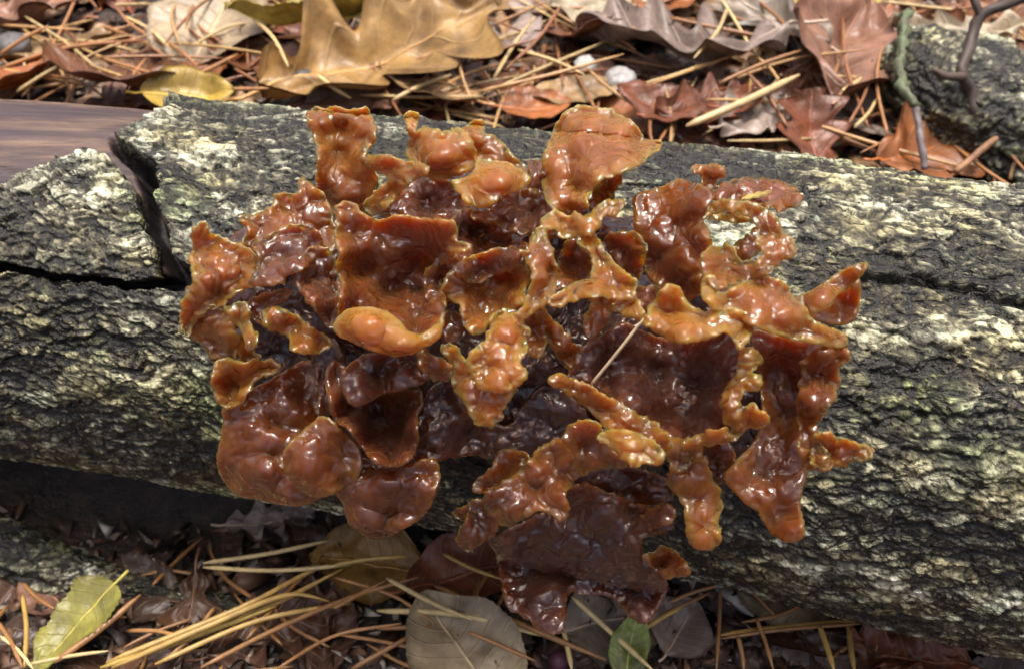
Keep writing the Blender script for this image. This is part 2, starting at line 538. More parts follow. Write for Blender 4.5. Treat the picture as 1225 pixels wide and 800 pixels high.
def make_log():
    root = empty('log', (0, 0, 0.3), label='large fallen log with cracked silvery grey bark carrying the brown jelly fungus', category='log')
    S = axis_grid(-13.2, 12.0, 0.030, -45, 45, 40)
    TH = np.concatenate([np.arange(-0.75, 2.62, 0.0066), np.linspace(2.62, 2 * math.pi - 0.75, 60, endpoint=False)])
    # th = 0 points at the camera side (-y), pi/2 up
    s, th = np.meshgrid(S, TH, indexing='ij')
    a = th * 4.5
    P0 = log_point(s, th, 0 * s)
    px, py, dep = project(P0)
    nrm = np.stack([0 * s, -np.cos(th), np.sin(th)], -1)
    facing = ((CAM - P0) * nrm).sum(-1) > 0
    h, pale = bark_field(s, a, px, py)
    # lichen-bleached and algae-dark patches of the bark
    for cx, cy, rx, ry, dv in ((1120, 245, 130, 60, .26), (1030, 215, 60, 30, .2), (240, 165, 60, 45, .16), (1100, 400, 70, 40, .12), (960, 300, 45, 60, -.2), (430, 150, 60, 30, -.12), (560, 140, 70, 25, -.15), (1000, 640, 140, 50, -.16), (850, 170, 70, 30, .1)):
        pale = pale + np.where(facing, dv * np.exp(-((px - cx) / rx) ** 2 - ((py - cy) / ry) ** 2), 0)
    # raised seam on the right with a dark split below it
    flat = np.stack([px.ravel(), py.ravel()], 1)
    near = (px > 980) & (py > 270) & (py < 420) & facing
    ds = np.full(px.shape, 99.0); dd = np.full(px.shape, 99.0)
    ds[near] = seg_dist(flat[near.ravel()], CRACK_RIDGE, False)
    dd[near] = seg_dist(flat[near.ravel()], CRACK_RIDGE + (0, 11), False)
    h = h + 0.10 * np.exp(-(ds / 6) ** 2) - 0.13 * np.exp(-(dd / 3.2) ** 2)
    pale = pale - 0.22 * np.exp(-(ds / 8) ** 2) - 0.5 * np.exp(-(dd / 3.5) ** 2)
    nz = 5.0 * fbm(s * 2.2, a * 2.2, 3.1, 3)
    jx, jy = px + nz, py + 4.0 * fbm(s * 2.2 + 30, a * 2.2, 6.1, 3)
    bare = in_poly(jx, jy, BARE) & facing
    bare |= (~facing) & (px < 195) & (np.sin(th) > -0.1)
    plate = in_poly(px + 0.5 * nz, jy, PLATE) & facing & (px < 195)
    # curl the bark edges up a little next to the bare wood
    vis = facing & (px < 330) & (py < 430)
    dB = np.full(px.shape, 99.0)
    fl = np.stack([px.ravel(), py.ravel()], 1)[vis.ravel()]
    dB[vis] = seg_dist(fl, BARE[2:24])
    lift_main = 0.10 * np.exp(-(dB / 28) ** 2)
    dP = np.full(px.shape, 99.0)
    dP[vis] = seg_dist(fl, PLATE[3:27])
    TK = 0.36                                               # bark thickness
    m = len(TH)
    fq = grid_faces(len(S), m, True)
    def piece(name, vmask, extra, label=None):
        P = log_point(s, th, h + extra).reshape(-1, 3)
        Pin = log_point(s, th, 0 * s - TK).reshape(-1, 3)
        keep = vmask.ravel()[fq].all(1)
        f = fq[keep]
        # skirt along open edges
        e = np.stack([f, np.roll(f, -1, 1)], -1).reshape(-1, 2)
        key = np.sort(e, 1); code = key[:, 0].astype(np.int64) * (len(P) + 1) + key[:, 1]
        u, inv, cnt = np.unique(code, return_inverse=True, return_counts=True)
        be = e[cnt[inv] == 1]
        used = np.unique(f); mp = np.full(len(P), -1); mp[used] = np.arange(len(used))
        bu = np.unique(be); mp2 = np.full(len(P), -1); mp2[bu] = len(used) + np.arange(len(bu))
        V = np.vstack([P[used], Pin[bu]])
        sk = np.stack([mp[be[:, 1]], mp[be[:, 0]], mp2[be[:, 0]], mp2[be[:, 1]]], 1)
        ff = np.vstack([mp[f], sk])
        pl = np.concatenate([pale.ravel()[used], np.full(len(bu), 0.05)])
        o = add(name, new_mesh(name, V, ff[:, ::-1].copy(), {'pale': pl}), M_BARK)
        under(o, root)
        if label: o['label'] = label
    piece('bark', ~bare, lift_main)
    piece('bark_plate', plate, 0.05 + 0.06 * np.exp(-(dP / 22) ** 2), 'loose triangular bark plate split off beside the bare wood')
    # wood core
    S2 = axis_grid(-14, -4, 0.04, -45.2, 45.2, 40); T2 = np.linspace(0, 2 * math.pi, 640, endpoint=False)
    s2, t2 = np.meshgrid(S2, T2, indexing='ij')
    hw = -0.33 + 0.03 * fbm(s2 * 0.35, t2 * 6, 2.0, 4) - 0.04 * (1 - sstep(0, 0.08, np.abs(fbm(s2 * 0.08, t2 * 2.2, 9.0, 2))))
    wx, wy, _ = project(log_point(s2, t2, hw))
    m2 = (wx < 300) & (wy > 120) & (wy < 420) & (np.cos(t2 - 0.8) > -0.2)
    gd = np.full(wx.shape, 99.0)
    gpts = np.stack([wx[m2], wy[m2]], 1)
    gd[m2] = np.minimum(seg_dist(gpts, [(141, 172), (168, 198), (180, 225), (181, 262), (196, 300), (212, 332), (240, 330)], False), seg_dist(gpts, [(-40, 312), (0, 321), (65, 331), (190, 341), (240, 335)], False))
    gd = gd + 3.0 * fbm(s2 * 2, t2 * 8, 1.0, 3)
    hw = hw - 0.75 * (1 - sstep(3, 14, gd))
    gap_dark = (1 - sstep(9.5, 12.5, gd)).ravel()  # near-black band following the carved gaps
    V = log_point(s2, t2, hw).reshape(-1, 3)
    f = [tuple(q[::-1]) for q in grid_faces(len(S2), len(T2), True)]
    n0 = (len(S2) - 1) * len(T2)
    f.append(tuple(range(len(T2)))); f.append(tuple(n0 + k for k in reversed(range(len(T2)))))
    o = add('wood_core', new_mesh('wood_core', V, f, {'gap_dark': gap_dark}), M_WOOD); under(o, root)
    o['label'] = 'smooth bare brown wood where the bark has fallen away'
make_log()

# ------------------------------------------------------------------ jelly fungus
AXP = np.array([-11.9, 1.9, 4.9]); AXD = np.array([22.3, -4.15, -0.15]); AXD = AXD / np.linalg.norm(AXD)

def ref_depth(px, py, soft=0.55):
    """optical depth of the log surface behind a pixel, flattened towards its nearest line by soft"""
    r = ray(px, py)
    w = CAM - AXP
    rp = r - (r @ AXD)[..., None] * AXD
    wp = w - (w @ AXD) * AXD
    R = np.interp(px, [0, 612, 1225], [4.25, 4.5, 4.65])
    A = (rp * rp).sum(-1); B = (rp @ wp); C = wp @ wp - R * R
    disc = np.maximum(B * B - A * C, 0)
    hit = (-B - np.sqrt(disc)) / A
    near = np.interp(px, [0, 612, 1225], [21.5, 20.2, 18.7]) - R
    return near + soft * (hit - near)

# each lobe: tone (0 amber .. 1 dark plum), half thickness, rim roll, outline in photo pixels, height controls (x, y, cm out from the log)
LOBES = []
def L(tone, t, rim, outline, ctrl, soft=0.55, ruf=1.0, label=None):
    o = [tuple(map(float, q.split(','))) for q in outline.split()]
    c = [tuple(map(float, q.split(','))) for q in ctrl.split()]
    LOBES.append((tone, t, rim, o, c, soft, ruf, label))

# --- folds in the hollow behind the cup
L(.50, .14, .10, '455,250 480,225 508,212 535,216 556,232 562,256 548,276 520,280 490,272 468,266', '470,255,1.5 505,218,1.3 550,235,1.5 520,274,2.0 512,245,1.0')
L(.55, .14, .10, '540,262 560,250 585,262 612,278 632,292 628,306 600,304 570,312 548,322 536,300', '550,262,1.7 600,285,1.6 560,312,2.3 620,300,1.9 575,280,1.2')
# --- upper left tower and arm
L(.22, .15, .20, '368,136 377,126 392,130 402,126 415,131 427,131 436,126 441,131 445,139 449,148 453,154 451,166 447,174 440,184 446,200 452,215 446,240 432,262 410,262 392,256 380,244 377,215 378,190 374,165 368,148',
  '372,138,2.6 410,128,2.7 436,128,2.8 452,156,2.6 378,185,2.2 408,160,1.7 408,186,1.4 440,184,2.2 420,225,1.4 425,260,.9 385,250,1.0')
L(.15, .14, .10, '432,182 447,184 465,184 485,192 510,196 514,204 507,212 494,216 486,226 472,240 460,252 446,258 434,250 440,238 455,222 462,214 452,206 438,198',
  '435,185,2.3 465,188,2.7 512,203,3.2 490,218,2.7 470,238,2.0 440,250,1.4 455,208,2.2')
# --- top middle slabs
L(.25, .13, .10, '553,152 565,146 577,142 580,152 585,160 600,168 612,180 622,192 634,205 630,217 610,208 590,202 570,198 558,175', '565,150,2.3 577,145,2.4 600,172,2.0 630,208,1.7 565,190,1.6')
L(.10, .20, .08, '486,136 491,132 500,135 502,145 498,158 505,153 520,152 533,156 548,152 560,160 567,168 568,182 568,198 560,208 545,212 528,216 515,214 507,206 496,198 487,190 486,175 490,165 484,150',
  '491,135,2.6 530,154,2.7 562,165,2.6 530,185,2.5 528,214,1.6 490,188,1.6 565,200,2.0')
L(.02, .22, .05, '570,192 590,192 610,197 628,205 636,215 630,224 615,230 602,236 590,245 575,249 562,246 550,235 542,222 543,214 555,212 567,205',
  '590,194,2.3 630,212,2.2 560,240,2.8 580,246,2.8 590,220,3.0 545,218,2.4')
L(.50, .13, .12, '563,258 575,252 590,250 597,238 610,230 625,226 640,225 647,240 645,262 632,280 610,280 590,268 575,266', '565,259,2.5 600,250,2.3 635,235,1.9 640,262,1.6 610,276,1.9')
L(.60, .14, .10, '630,192 648,195 656,205 664,230 670,255 668,280 650,292 634,285 626,262 628,235 634,210', '640,196,2.0 658,230,1.8 635,250,1.5 660,275,2.3 640,282,1.8')
# --- the hood
L(.10, .17, .10, '660,160 664,150 672,138 685,128 698,126 715,128 730,130 742,137 755,145 765,155 772,165 780,167 791,168 789,180 778,187 768,197 750,205 735,212 720,216 711,225 705,237 704,250 695,254 688,258 676,258 662,252 652,238 646,215 648,192 654,172',
  '664,152,1.9 690,130,2.0 730,132,2.2 768,162,2.4 790,172,2.9 750,203,3.3 718,216,3.3 706,240,3.1 700,165,2.9 740,172,3.1 672,200,2.4 690,225,2.1 685,255,2.0 648,215,1.9', ruf=.7)
L(.45, .12, .05, '702,244 708,228 720,214 738,206 746,210 737,230 729,246 718,254 706,254', '705,245,2.4 735,212,2.6 728,244,2.2 715,230,2.1')
# --- pale crest below the hood, long fold, skirts
L(.42, .13, .10, '725,280 740,276 762,278 772,290 775,300 770,320 762,334 748,330 736,316 726,298', '740,278,2.4 772,292,2.5 765,328,2.0 735,305,2.0')
L(.45, .12, .05, '678,289 690,283 706,288 711,310 708,334 690,340 672,348 662,346 665,320 671,302', '690,287,2.1 708,312,2.4 668,344,2.6 685,318,1.9')
L(.14, .15, .12, '635,282 645,268 655,255 668,250 680,258 688,252 700,256 712,250 722,240 735,238 745,240 746,250 738,256 725,262 718,272 710,280 695,282 685,286 672,285 665,277 655,277 647,292 641,303 634,294',
  '640,290,2.9 668,254,2.6 700,260,2.9 742,244,2.8 712,276,2.9 680,282,2.7 655,272,2.8')
L(.28, .14, .12, '620,300 632,296 640,280 650,273 658,290 664,310 667,330 663,350 655,365 642,372 632,380 620,381 618,374 628,360 634,340 632,320 624,308',
  '622,302,3.0 650,276,2.9 662,330,2.8 645,330,3.3 650,365,3.1 622,378,3.4')
L(.14, .15, .16, '690,287 700,273 712,278 719,290 727,300 736,312 746,322 757,330 763,340 759,358 748,360 730,357 710,356 695,359 680,364 668,370 656,364 653,356 665,350 680,341 692,336 706,331 708,310 697,297',
  '702,278,2.7 725,305,2.8 758,338,3.0 755,356,3.2 710,354,3.5 664,364,3.6 700,330,2.9 735,335,3.0')
L(.10, .14, .05, '703,360 715,352 735,352 757,354 768,364 772,378 770,388 758,384 740,375 722,368', '710,358,3.0 750,360,3.1 768,380,3.2')
L(.32, .13, .05, '698,378 710,360 724,354 735,362 733,374 728,387 716,400 705,405 699,394', '720,360,2.4 706,400,2.7 728,375,2.4')
L(.35, .14, .08, '638,374 650,368 661,382 673,392 685,405 691,425 689,440 680,443 668,428 655,412 649,395', '648,372,2.9 670,400,2.6 687,432,2.0 655,405,2.3')
# --- central cup with rolled lip
L(.40, .16, .25, '400,248 412,240 425,243 432,252 440,258 455,262 470,258 490,258 510,262 530,262 542,264 546,275 548,288 560,290 564,296 557,302 548,305 540,312 528,320 524,332 531,345 536,360 533,375 530,390 517,404 500,414 480,412 455,402 430,388 408,378 405,360 406,340 402,320 404,300 399,285 402,265',
  '401,262,2.9 402,300,3.1 406,350,3.1 440,258,2.7 480,260,2.9 540,268,3.3 560,296,3.3 430,285,2.6 470,290,2.5 440,320,2.0 470,345,1.7 500,320,1.7 505,345,1.75 500,375,2.2 528,370,2.7 430,372,2.6 520,395,3.0 470,395,2.8', ruf=.9)
L(-.06, .24, .0, '398,390 405,378 414,370 430,367 450,368 465,373 478,383 490,397 505,398 520,388 528,378 532,390 524,406 509,416 495,422 478,426 460,424 440,418 422,410 406,402',
  '405,385,3.2 450,370,3.3 440,395,3.7 480,410,3.7 515,402,3.4 528,385,3.1 478,424,3.2 420,408,3.2', ruf=.4)
L(.55, .12, .08, '505,330 518,312 530,304 545,306 552,318 545,332 535,342 536,362 527,372 515,365 508,350', '520,315,2.5 545,315,2.4 520,360,2.5 530,335,2.1')
# --- glossy amber pocket and dark film right of the cup
L(.22, .15, .16, '540,322 556,312 575,304 600,302 620,304 630,312 634,330 630,350 622,368 607,374 592,386 576,398 566,401 556,394 552,380 548,366 536,360 529,345 532,332',
  '545,325,2.6 600,305,2.4 630,315,2.7 626,360,2.9 570,398,3.0 552,375,2.7 585,345,1.9 600,335,1.8 575,370,2.2')
L(.62, .10, .06, '542,322 560,306 590,298 618,296 630,308 622,320 600,328 575,338 560,336', '545,322,2.9 590,302,2.7 625,308,2.9 575,330,2.6')
L(.50, .12, .08, '520,385 530,376 542,370 552,378 556,392 550,405 538,410 527,406', '540,375,2.4 548,400,2.4 526,398,2.6')
# --- knobbly orange centre piece
L(.35, .14, .05, '604,374 620,368 642,362 648,380 653,400 653,422 640,428 628,418', '620,372,2.9 645,400,2.6 635,420,2.8')
L(.12, .17, .06, '527,413 535,409 545,414 553,425 562,435 580,440 600,448 617,460 614,472 608,480 604,492 600,503 590,510 578,510 565,503 558,490 552,478 542,466 537,455 540,440 535,430 528,423',
  '530,414,3.5 545,425,3.3 548,455,3.2 580,470,3.3 585,505,3.6 610,470,3.2 600,450,3.3', ruf=1.2)
L(.05, .19, .08, '586,385 590,373 600,371 610,375 620,372 628,382 632,400 632,415 626,425 622,432 631,445 630,455 620,462 605,468 590,468 576,466 568,458 562,445 558,432 562,422 572,412 582,400',
  '600,375,3.2 625,390,3.3 565,435,3.7 590,462,4.0 625,452,3.8 595,430,3.6 605,405,3.5', ruf=1.3)
# --- left mass
L(.28, .16, .12, '283,260 290,254 300,257 312,252 325,246 325,231 345,231 357,228 357,216 365,213 375,222 386,230 394,242 399,258 402,280 400,302 386,296 366,282 346,280 330,288 315,296 300,304 289,290 294,273',
  '288,258,2.2 326,234,1.9 360,216,2.0 395,250,2.0 398,295,1.9 340,262,1.9 310,290,2.0', ruf=1.2)
L(.22, .17, .10, '229,275 236,266 245,266 255,276 270,284 282,290 296,294 307,308 306,330 300,344 282,352 264,367 247,374 235,387 226,402 214,394 216,370 222,350 230,335 226,310 228,290',
  '235,270,2.4 230,310,2.3 218,385,2.3 270,288,2.3 300,315,2.4 265,330,2.6 250,365,2.5', ruf=1.5)
L(.30, .16, .10, '212,392 222,376 240,365 256,362 270,370 279,385 287,400 302,415 312,428 300,434 275,432 250,424 240,410 225,406', '220,392,2.2 255,366,2.4 275,392,2.4 300,425,1.9 250,415,1.9', ruf=1.4)
L(.16, .13, .08, '266,370 280,363 296,361 300,375 302,390 310,400 307,415 297,418 290,402 282,388', '272,370,2.7 298,365,2.5 300,412,2.7 292,390,2.5')
L(.20, .15, .10, '315,374 325,365 338,367 355,377 372,389 387,400 398,412 384,422 362,424 348,420 345,406 330,397 319,396', '320,372,2.7 335,370,2.6 360,420,2.7 390,412,2.2 350,395,2.4')
L(.50, .13, .10, '290,372 300,358 318,350 338,345 352,350 340,360 322,366 316,376 318,392 308,388 300,378', '300,365,2.5 330,350,2.4 312,386,2.4')
L(.50, .13, .10, '300,292 315,285 340,272 360,267 379,274 387,290 382,306 366,321 346,331 336,340 316,343 297,342 303,328 308,312', '305,300,2.5 345,275,2.4 380,290,2.4 320,341,3.0 350,325,2.8 340,300,2.4')
L(.55, .14, .12, '350,316 362,305 378,294 396,300 405,320 407,345 410,365 406,380 396,394 385,384 372,367 359,352 351,336', '355,318,2.8 385,300,2.4 405,340,2.2 395,388,2.4 370,355,2.9 385,335,2.4', ruf=1.2)
# --- lower left lobes
L(.82, .14, .10, '372,408 390,402 405,410 412,430 405,455 398,480 392,505 382,505 380,480 378,455 372,430', '385,410,1.7 400,440,1.7 388,500,1.8')
L(.20, .17, .16, '252,446 256,436 264,429 276,427 292,432 310,429 330,431 338,440 322,450 308,457 300,467 293,480 281,489 268,487 259,480 254,466', '256,445,2.3 290,432,2.2 330,436,1.8 290,478,2.2 262,478,2.3 278,460,1.7')
L(.40, .19, .06, '266,486 285,474 300,464 320,455 345,440 368,430 387,440 384,460 383,480 388,497 376,512 353,528 341,545 343,562 357,577 377,587 386,594 370,602 350,605 330,602 310,597 290,595 272,581 262,565 259,545 263,525 266,505',
  '275,490,2.0 320,462,1.6 370,440,1.2 380,480,1.3 340,500,1.6 300,530,2.1 265,555,2.1 320,565,2.5 300,590,2.4 345,600,2.5 330,540,2.0', ruf=.5)
L(.34, .18, .06, '338,542 348,527 364,513 380,499 396,500 412,515 427,530 434,550 428,572 412,584 396,592 382,595 364,590 350,578 340,562', '342,545,2.6 380,505,2.3 420,535,2.1 365,560,2.7 385,590,2.6 420,570,2.2', ruf=.5)
L(.46, .20, .05, '392,562 408,548 430,544 450,550 470,556 490,554 510,548 523,551 527,565 523,585 515,606 501,622 486,631 470,640 455,645 440,643 425,633 415,620 410,605 405,595 396,580',
  '400,565,2.1 450,555,1.9 520,556,2.1 460,590,2.4 440,630,2.7 480,630,2.7 515,595,2.4 470,610,2.2', ruf=.55)
L(.62, .16, .22, '390,442 400,430 415,440 430,455 450,468 480,466 500,463 507,480 500,500 502,520 497,541 487,554 470,559 453,556 440,546 430,531 415,513 400,502 392,480 389,460',
  '392,445,2.0 395,480,2.3 420,515,2.5 450,552,2.7 485,550,2.7 500,515,2.3 500,475,1.9 455,500,.7 450,482,.8 470,512,.8 425,485,1.4 470,535,1.9', ruf=.5)
L(.78, .16, .06, '510,470 530,452 545,462 560,490 580,505 610,505 628,480 650,460 680,470 705,500 712,540 690,562 640,560 600,552 570,545 540,548 515,552 497,552 494,530 498,505',
  '505,500,1.6 500,545,1.7 540,480,1.4 580,530,1.1 640,500,1.0 690,540,1.0', ruf=.7)
L(.68, .17, .08, '407,453 412,440 425,430 440,422 470,420 495,418 512,428 524,440 514,454 497,462 480,467 460,472 445,480 430,486 420,484 412,473', '412,460,2.5 440,425,2.2 500,422,1.9 430,482,2.6 480,460,2.3 460,445,1.9', ruf=.5)
L(.42, .14, .05, '497,423 508,416 519,426 531,428 541,440 538,456 525,456 512,452 502,441', '502,424,2.7 530,432,2.6 530,452,2.6', ruf=1.2)
# --- right bowl
L(.66, .17, .10, '688,420 705,408 728,396 745,384 770,395 800,406 830,406 855,400 868,393 882,408 892,425 887,446 873,466 868,481 874,493 888,502 882,517 860,527 840,530 825,533 810,537 798,528 788,518 773,507 758,497 740,484 720,468 700,458 678,452 686,436',
  '690,440,2.3 740,390,2.4 800,410,1.6 865,400,2.2 885,440,2.7 870,490,2.7 850,524,2.6 800,528,2.7 750,485,2.8 790,450,1.4 830,460,1.5 730,440,2.0 820,495,1.9', ruf=.7)
L(.05, .15, .04, '884,420 895,414 908,419 912,430 906,440 901,446 911,450 913,460 905,468 893,467 889,475 890,483 900,481 909,487 918,492 919,503 910,511 895,516 879,516 866,502 861,485 866,465 878,450 885,437',
  '895,418,3.0 908,430,3.0 908,460,3.1 870,480,2.9 916,500,3.2 890,512,3.0', ruf=1.3)
L(.28, .14, .04, '812,532 828,523 845,515 868,511 888,515 884,525 868,531 850,533 835,536 820,541', '820,535,2.9 870,518,3.0 850,530,2.9', ruf=1.2)
L(.26, .16, .08, '656,453 668,446 685,451 702,457 717,467 737,479 757,491 777,500 792,512 803,524 805,538 790,546 770,536 755,524 740,520 722,512 712,499 702,488 688,478 672,468 660,461',
  '658,454,3.1 700,472,2.9 740,500,3.0 795,530,3.1 770,505,2.9', ruf=1.0)
L(.34, .16, .10, '672,526 676,512 688,504 705,501 718,508 727,522 740,540 754,550 750,558 725,560 708,564 695,570 686,556 684,540', '676,518,3.0 710,504,3.0 740,548,3.0 695,565,2.6 705,535,2.7')
L(-.08, .17, .05, '714,523 728,514 750,514 770,519 782,526 792,535 796,547 789,555 770,555 756,559 748,551 738,541 725,533', '720,522,3.3 760,518,3.4 790,545,3.6 756,556,3.6 755,535,3.5')
L(.40, .16, .08, '642,538 665,524 684,535 692,560 696,568 684,580 677,591 682,606 680,618 669,623 660,616 650,611 635,616 620,623 605,631 595,623 585,611 577,598 582,587 595,579 610,571 625,559 635,547',
  '660,535,2.2 688,560,2.5 676,610,3.0 640,575,2.6 605,625,3.1 582,598,2.9 640,612,3.0', ruf=1.0)
L(.38, .14, .10, '565,581 574,568 587,560 591,550 599,538 612,534 626,539 634,550 624,563 610,574 596,583 586,590 571,589', '570,580,2.6 610,538,2.3 626,552,2.1 590,580,2.4')
L(.48, .14, .08, '547,636 554,622 559,605 568,595 582,599 592,614 597,630 588,643 576,651 565,661 552,656 544,646', '552,645,2.1 570,600,1.7 590,630,2.0 565,656,2.2')
L(.60, .10, .04, '539,613 549,606 566,607 566,620 550,623', '550,613,1.4 564,613,1.5')
L(.80, .16, .05, '660,570 690,555 730,556 770,560 800,575 806,592 790,602 760,604 720,596 685,590', '690,565,1.0 760,568,1.0 790,595,1.2 720,590,1.2', ruf=.6)
# --- big dark hanging lobe
L(.76, .20, .06, '583,643 600,634 630,621 660,604 675,588 700,578 730,588 760,600 780,605 800,603 807,612 806,630 795,637 780,641 769,647 769,662 782,676 798,688 798,705 791,721 784,736 776,746 765,746 752,736 740,723 730,713 715,711 700,711 683,709 678,719 678,731 677,746 671,757 660,759 645,753 635,743 622,736 610,729 603,716 600,700 596,680 592,660',
  '590,645,1.8 680,592,1.2 760,605,1.4 804,612,2.0 804,630,2.1 640,650,1.6 620,700,2.0 606,720,2.1 665,750,2.5 660,715,2.4 680,680,1.8 700,705,2.1 770,740,2.5 740,690,1.9 790,700,2.3 720,640,1.6 770,650,2.0', ruf=.75)
L(.46, .14, .10, '768,664 780,660 792,651 803,655 816,666 827,681 817,690 800,692 789,684 776,676', '775,668,2.3 795,655,2.3 822,682,2.7 800,686,2.5 795,670,1.9')
L(.52, .14, .06, '765,618 778,608 792,602 805,604 808,615 802,626 790,630 775,634', '775,620,1.9 803,608,2.3 800,625,2.4')
# --- finger and right lower sheet
L(.70, .14, .05, '836,536 850,528 870,525 880,545 874,567 862,580 850,570 842,552', '850,532,2.0 868,570,1.8')
L(.34, .16, .06, '798,527 820,523 838,529 842,547 826,556 806,566 797,551', '805,530,2.8 835,535,2.7 810,558,2.7', ruf=1.2)
L(.24, .19, .04, '800,563 814,548 830,540 843,546 849,560 856,575 863,590 865,605 861,620 863,640 859,652 848,658 835,657 825,649 820,630 818,610 812,596 802,586 798,573',
  '805,570,2.6 835,545,2.5 830,590,2.4 840,625,2.6 842,650,2.8 862,600,2.3', ruf=.9)
L(.40, .18, .08, '896,394 930,400 960,406 990,412 996,440 986,480 974,512 970,540 966,562 960,590 958,606 963,625 962,640 950,649 935,646 922,639 912,623 905,611 890,601 875,586 865,571 875,555 890,540 905,520 911,500 909,470 904,440 898,415',
  '900,400,1.8 960,408,1.8 990,430,1.8 935,450,1.1 940,500,1.1 905,510,1.5 968,540,1.6 915,560,1.5 870,572,1.9 955,640,2.4 935,605,1.9 910,600,2.0', ruf=.5)
L(.34, .15, .10, '957,442 964,425 980,414 1000,411 1012,407 1019,425 1011,435 1004,440 1005,455 1001,475 991,488 983,500 979,515 982,527 992,540 983,556 970,563 960,557 953,541 954,510 954,480',
  '960,440,2.2 985,416,2.5 1014,415,2.4 1000,460,2.2 975,480,2.6 956,500,2.1 980,520,2.3 968,558,2.4', ruf=1.2)
L(.26, .15, .05, '972,522 990,514 1001,521 1015,525 1030,529 1045,537 1041,548 1025,553 1010,557 995,561 980,563 970,551', '978,535,2.4 1005,538,2.4 1042,541,2.5', ruf=1.3)
# --- right upper band, horn, ring
L(.36, .16, .10, '757,238 768,230 785,226 800,220 810,213 822,216 838,220 850,228 853,240 847,251 842,261 847,275 852,290 849,300 842,311 842,330 840,347 826,360 808,362 790,345 775,328 765,303 760,282 757,260',
  '760,245,2.0 785,228,2.0 810,216,2.1 848,235,2.8 800,280,2.0 846,285,2.7 840,330,2.4 815,350,1.6 775,310,1.6 830,300,2.2', ruf=.7)
L(.42, .13, .08, '848,238 858,222 870,218 885,212 905,212 925,215 940,218 955,226 963,235 956,246 943,249 931,257 925,250 908,247 890,242 870,242', '855,232,2.7 900,214,2.2 945,222,2.4 960,238,2.9 925,250,2.7 890,230,2.4')
L(.30, .15, .06, '827,201 835,195 845,198 855,195 867,200 869,208 863,215 856,219 852,230 840,224 838,213 829,209', '833,201,2.9 862,202,2.9 848,222,2.6', ruf=1.2)
L(.52, .10, .04, '876,297 890,284 905,271 912,285 908,302 896,311 883,311', '880,300,2.0 905,275,2.2 900,305,2.1')
L(.14, .12, .04, '846,262 865,252 885,254 902,262 888,268 865,266', '850,260,2.5 875,260,2.2 898,262,2.5')
L(.24, .14, .08, '840,264 848,248 862,239 880,239 900,242 916,249 929,260 936,275 946,285 954,295 951,306 939,311 929,319 916,326 903,323 908,310 911,300 904,290 906,275 899,263 885,256 865,254 851,259',
  '845,258,2.9 880,244,3.0 918,258,2.9 925,285,2.9 950,300,2.9 912,318,3.0', ruf=1.0)
L(.32, .15, .10, '839,304 850,296 862,294 871,289 881,300 889,312 901,310 913,316 928,320 916,330 900,335 880,342 862,348 850,343 842,330 837,316', '842,310,3.0 868,294,2.6 875,320,2.7 920,321,3.0 860,344,3.2 890,325,2.8')
L(.13, .18, .12, '837,342 845,329 855,331 858,345 863,350 872,346 885,339 900,333 907,326 920,330 935,336 945,348 955,360 965,369 974,384 986,389 1001,394 1011,400 1016,413 1000,416 985,414 965,410 945,407 920,398 900,390 880,378 860,374 848,367 839,356',
  '845,335,3.1 845,360,3.4 880,360,3.1 907,330,2.8 950,356,2.7 930,380,3.1 970,400,2.8 1010,408,2.4 900,385,3.3', ruf=.7)
L(.36, .14, .06, '988,366 1003,350 1018,342 1028,331 1030,350 1028,370 1019,385 1000,389 985,387 968,382 976,372', '1025,340,2.6 1020,380,2.3 980,380,2.4 1005,368,2.1', ruf=.4)
L(.28, .13, .06, '950,358 970,348 985,338 1000,328 1015,320 1030,314 1039,317 1031,330 1019,343 1004,352 993,364 980,373 966,379 957,370', '955,362,2.7 1000,335,2.6 1036,317,3.0 985,362,3.0', ruf=.5)
# --- frilled orange band across the bowl
L(.70, .10, .05, '752,362 758,345 780,342 798,350 784,362 770,374', '760,352,2.1 785,350,2.1 770,368,2.4')
L(.08, .16, .10, '757,376 767,367 772,376 776,365 785,355 795,343 802,338 812,345 820,355 828,365 838,370 855,372 868,369 879,369 891,372 901,385 899,398 893,413 885,420 879,409 870,400 860,402 845,407 825,411 805,409 785,399 770,389',
  '765,375,3.2 802,341,3.1 800,370,2.9 840,372,3.1 895,380,3.3 888,412,3.4 820,406,3.6 780,392,3.4 850,398,3.5', ruf=1.0)

BASES = [
  (.80, .36, '300,320 380,285 480,262 600,245 690,270 740,305 790,350 780,400 700,440 640,462 560,462 500,438 420,420 340,405 295,370', .75, 1.05),
 (.85, .45, '232,290 262,292 300,270 350,240 385,255 420,240 470,225 520,200 560,200 620,215 650,220 700,235 730,260 780,255 840,265 850,330 900,370 985,410 985,470 955,540 905,560 860,545 820,520 790,560 740,580 680,585 620,560 570,535 520,540 470,545 430,535 380,560 310,570 280,550 275,500 265,450 240,410 235,350', .95, .45),
]

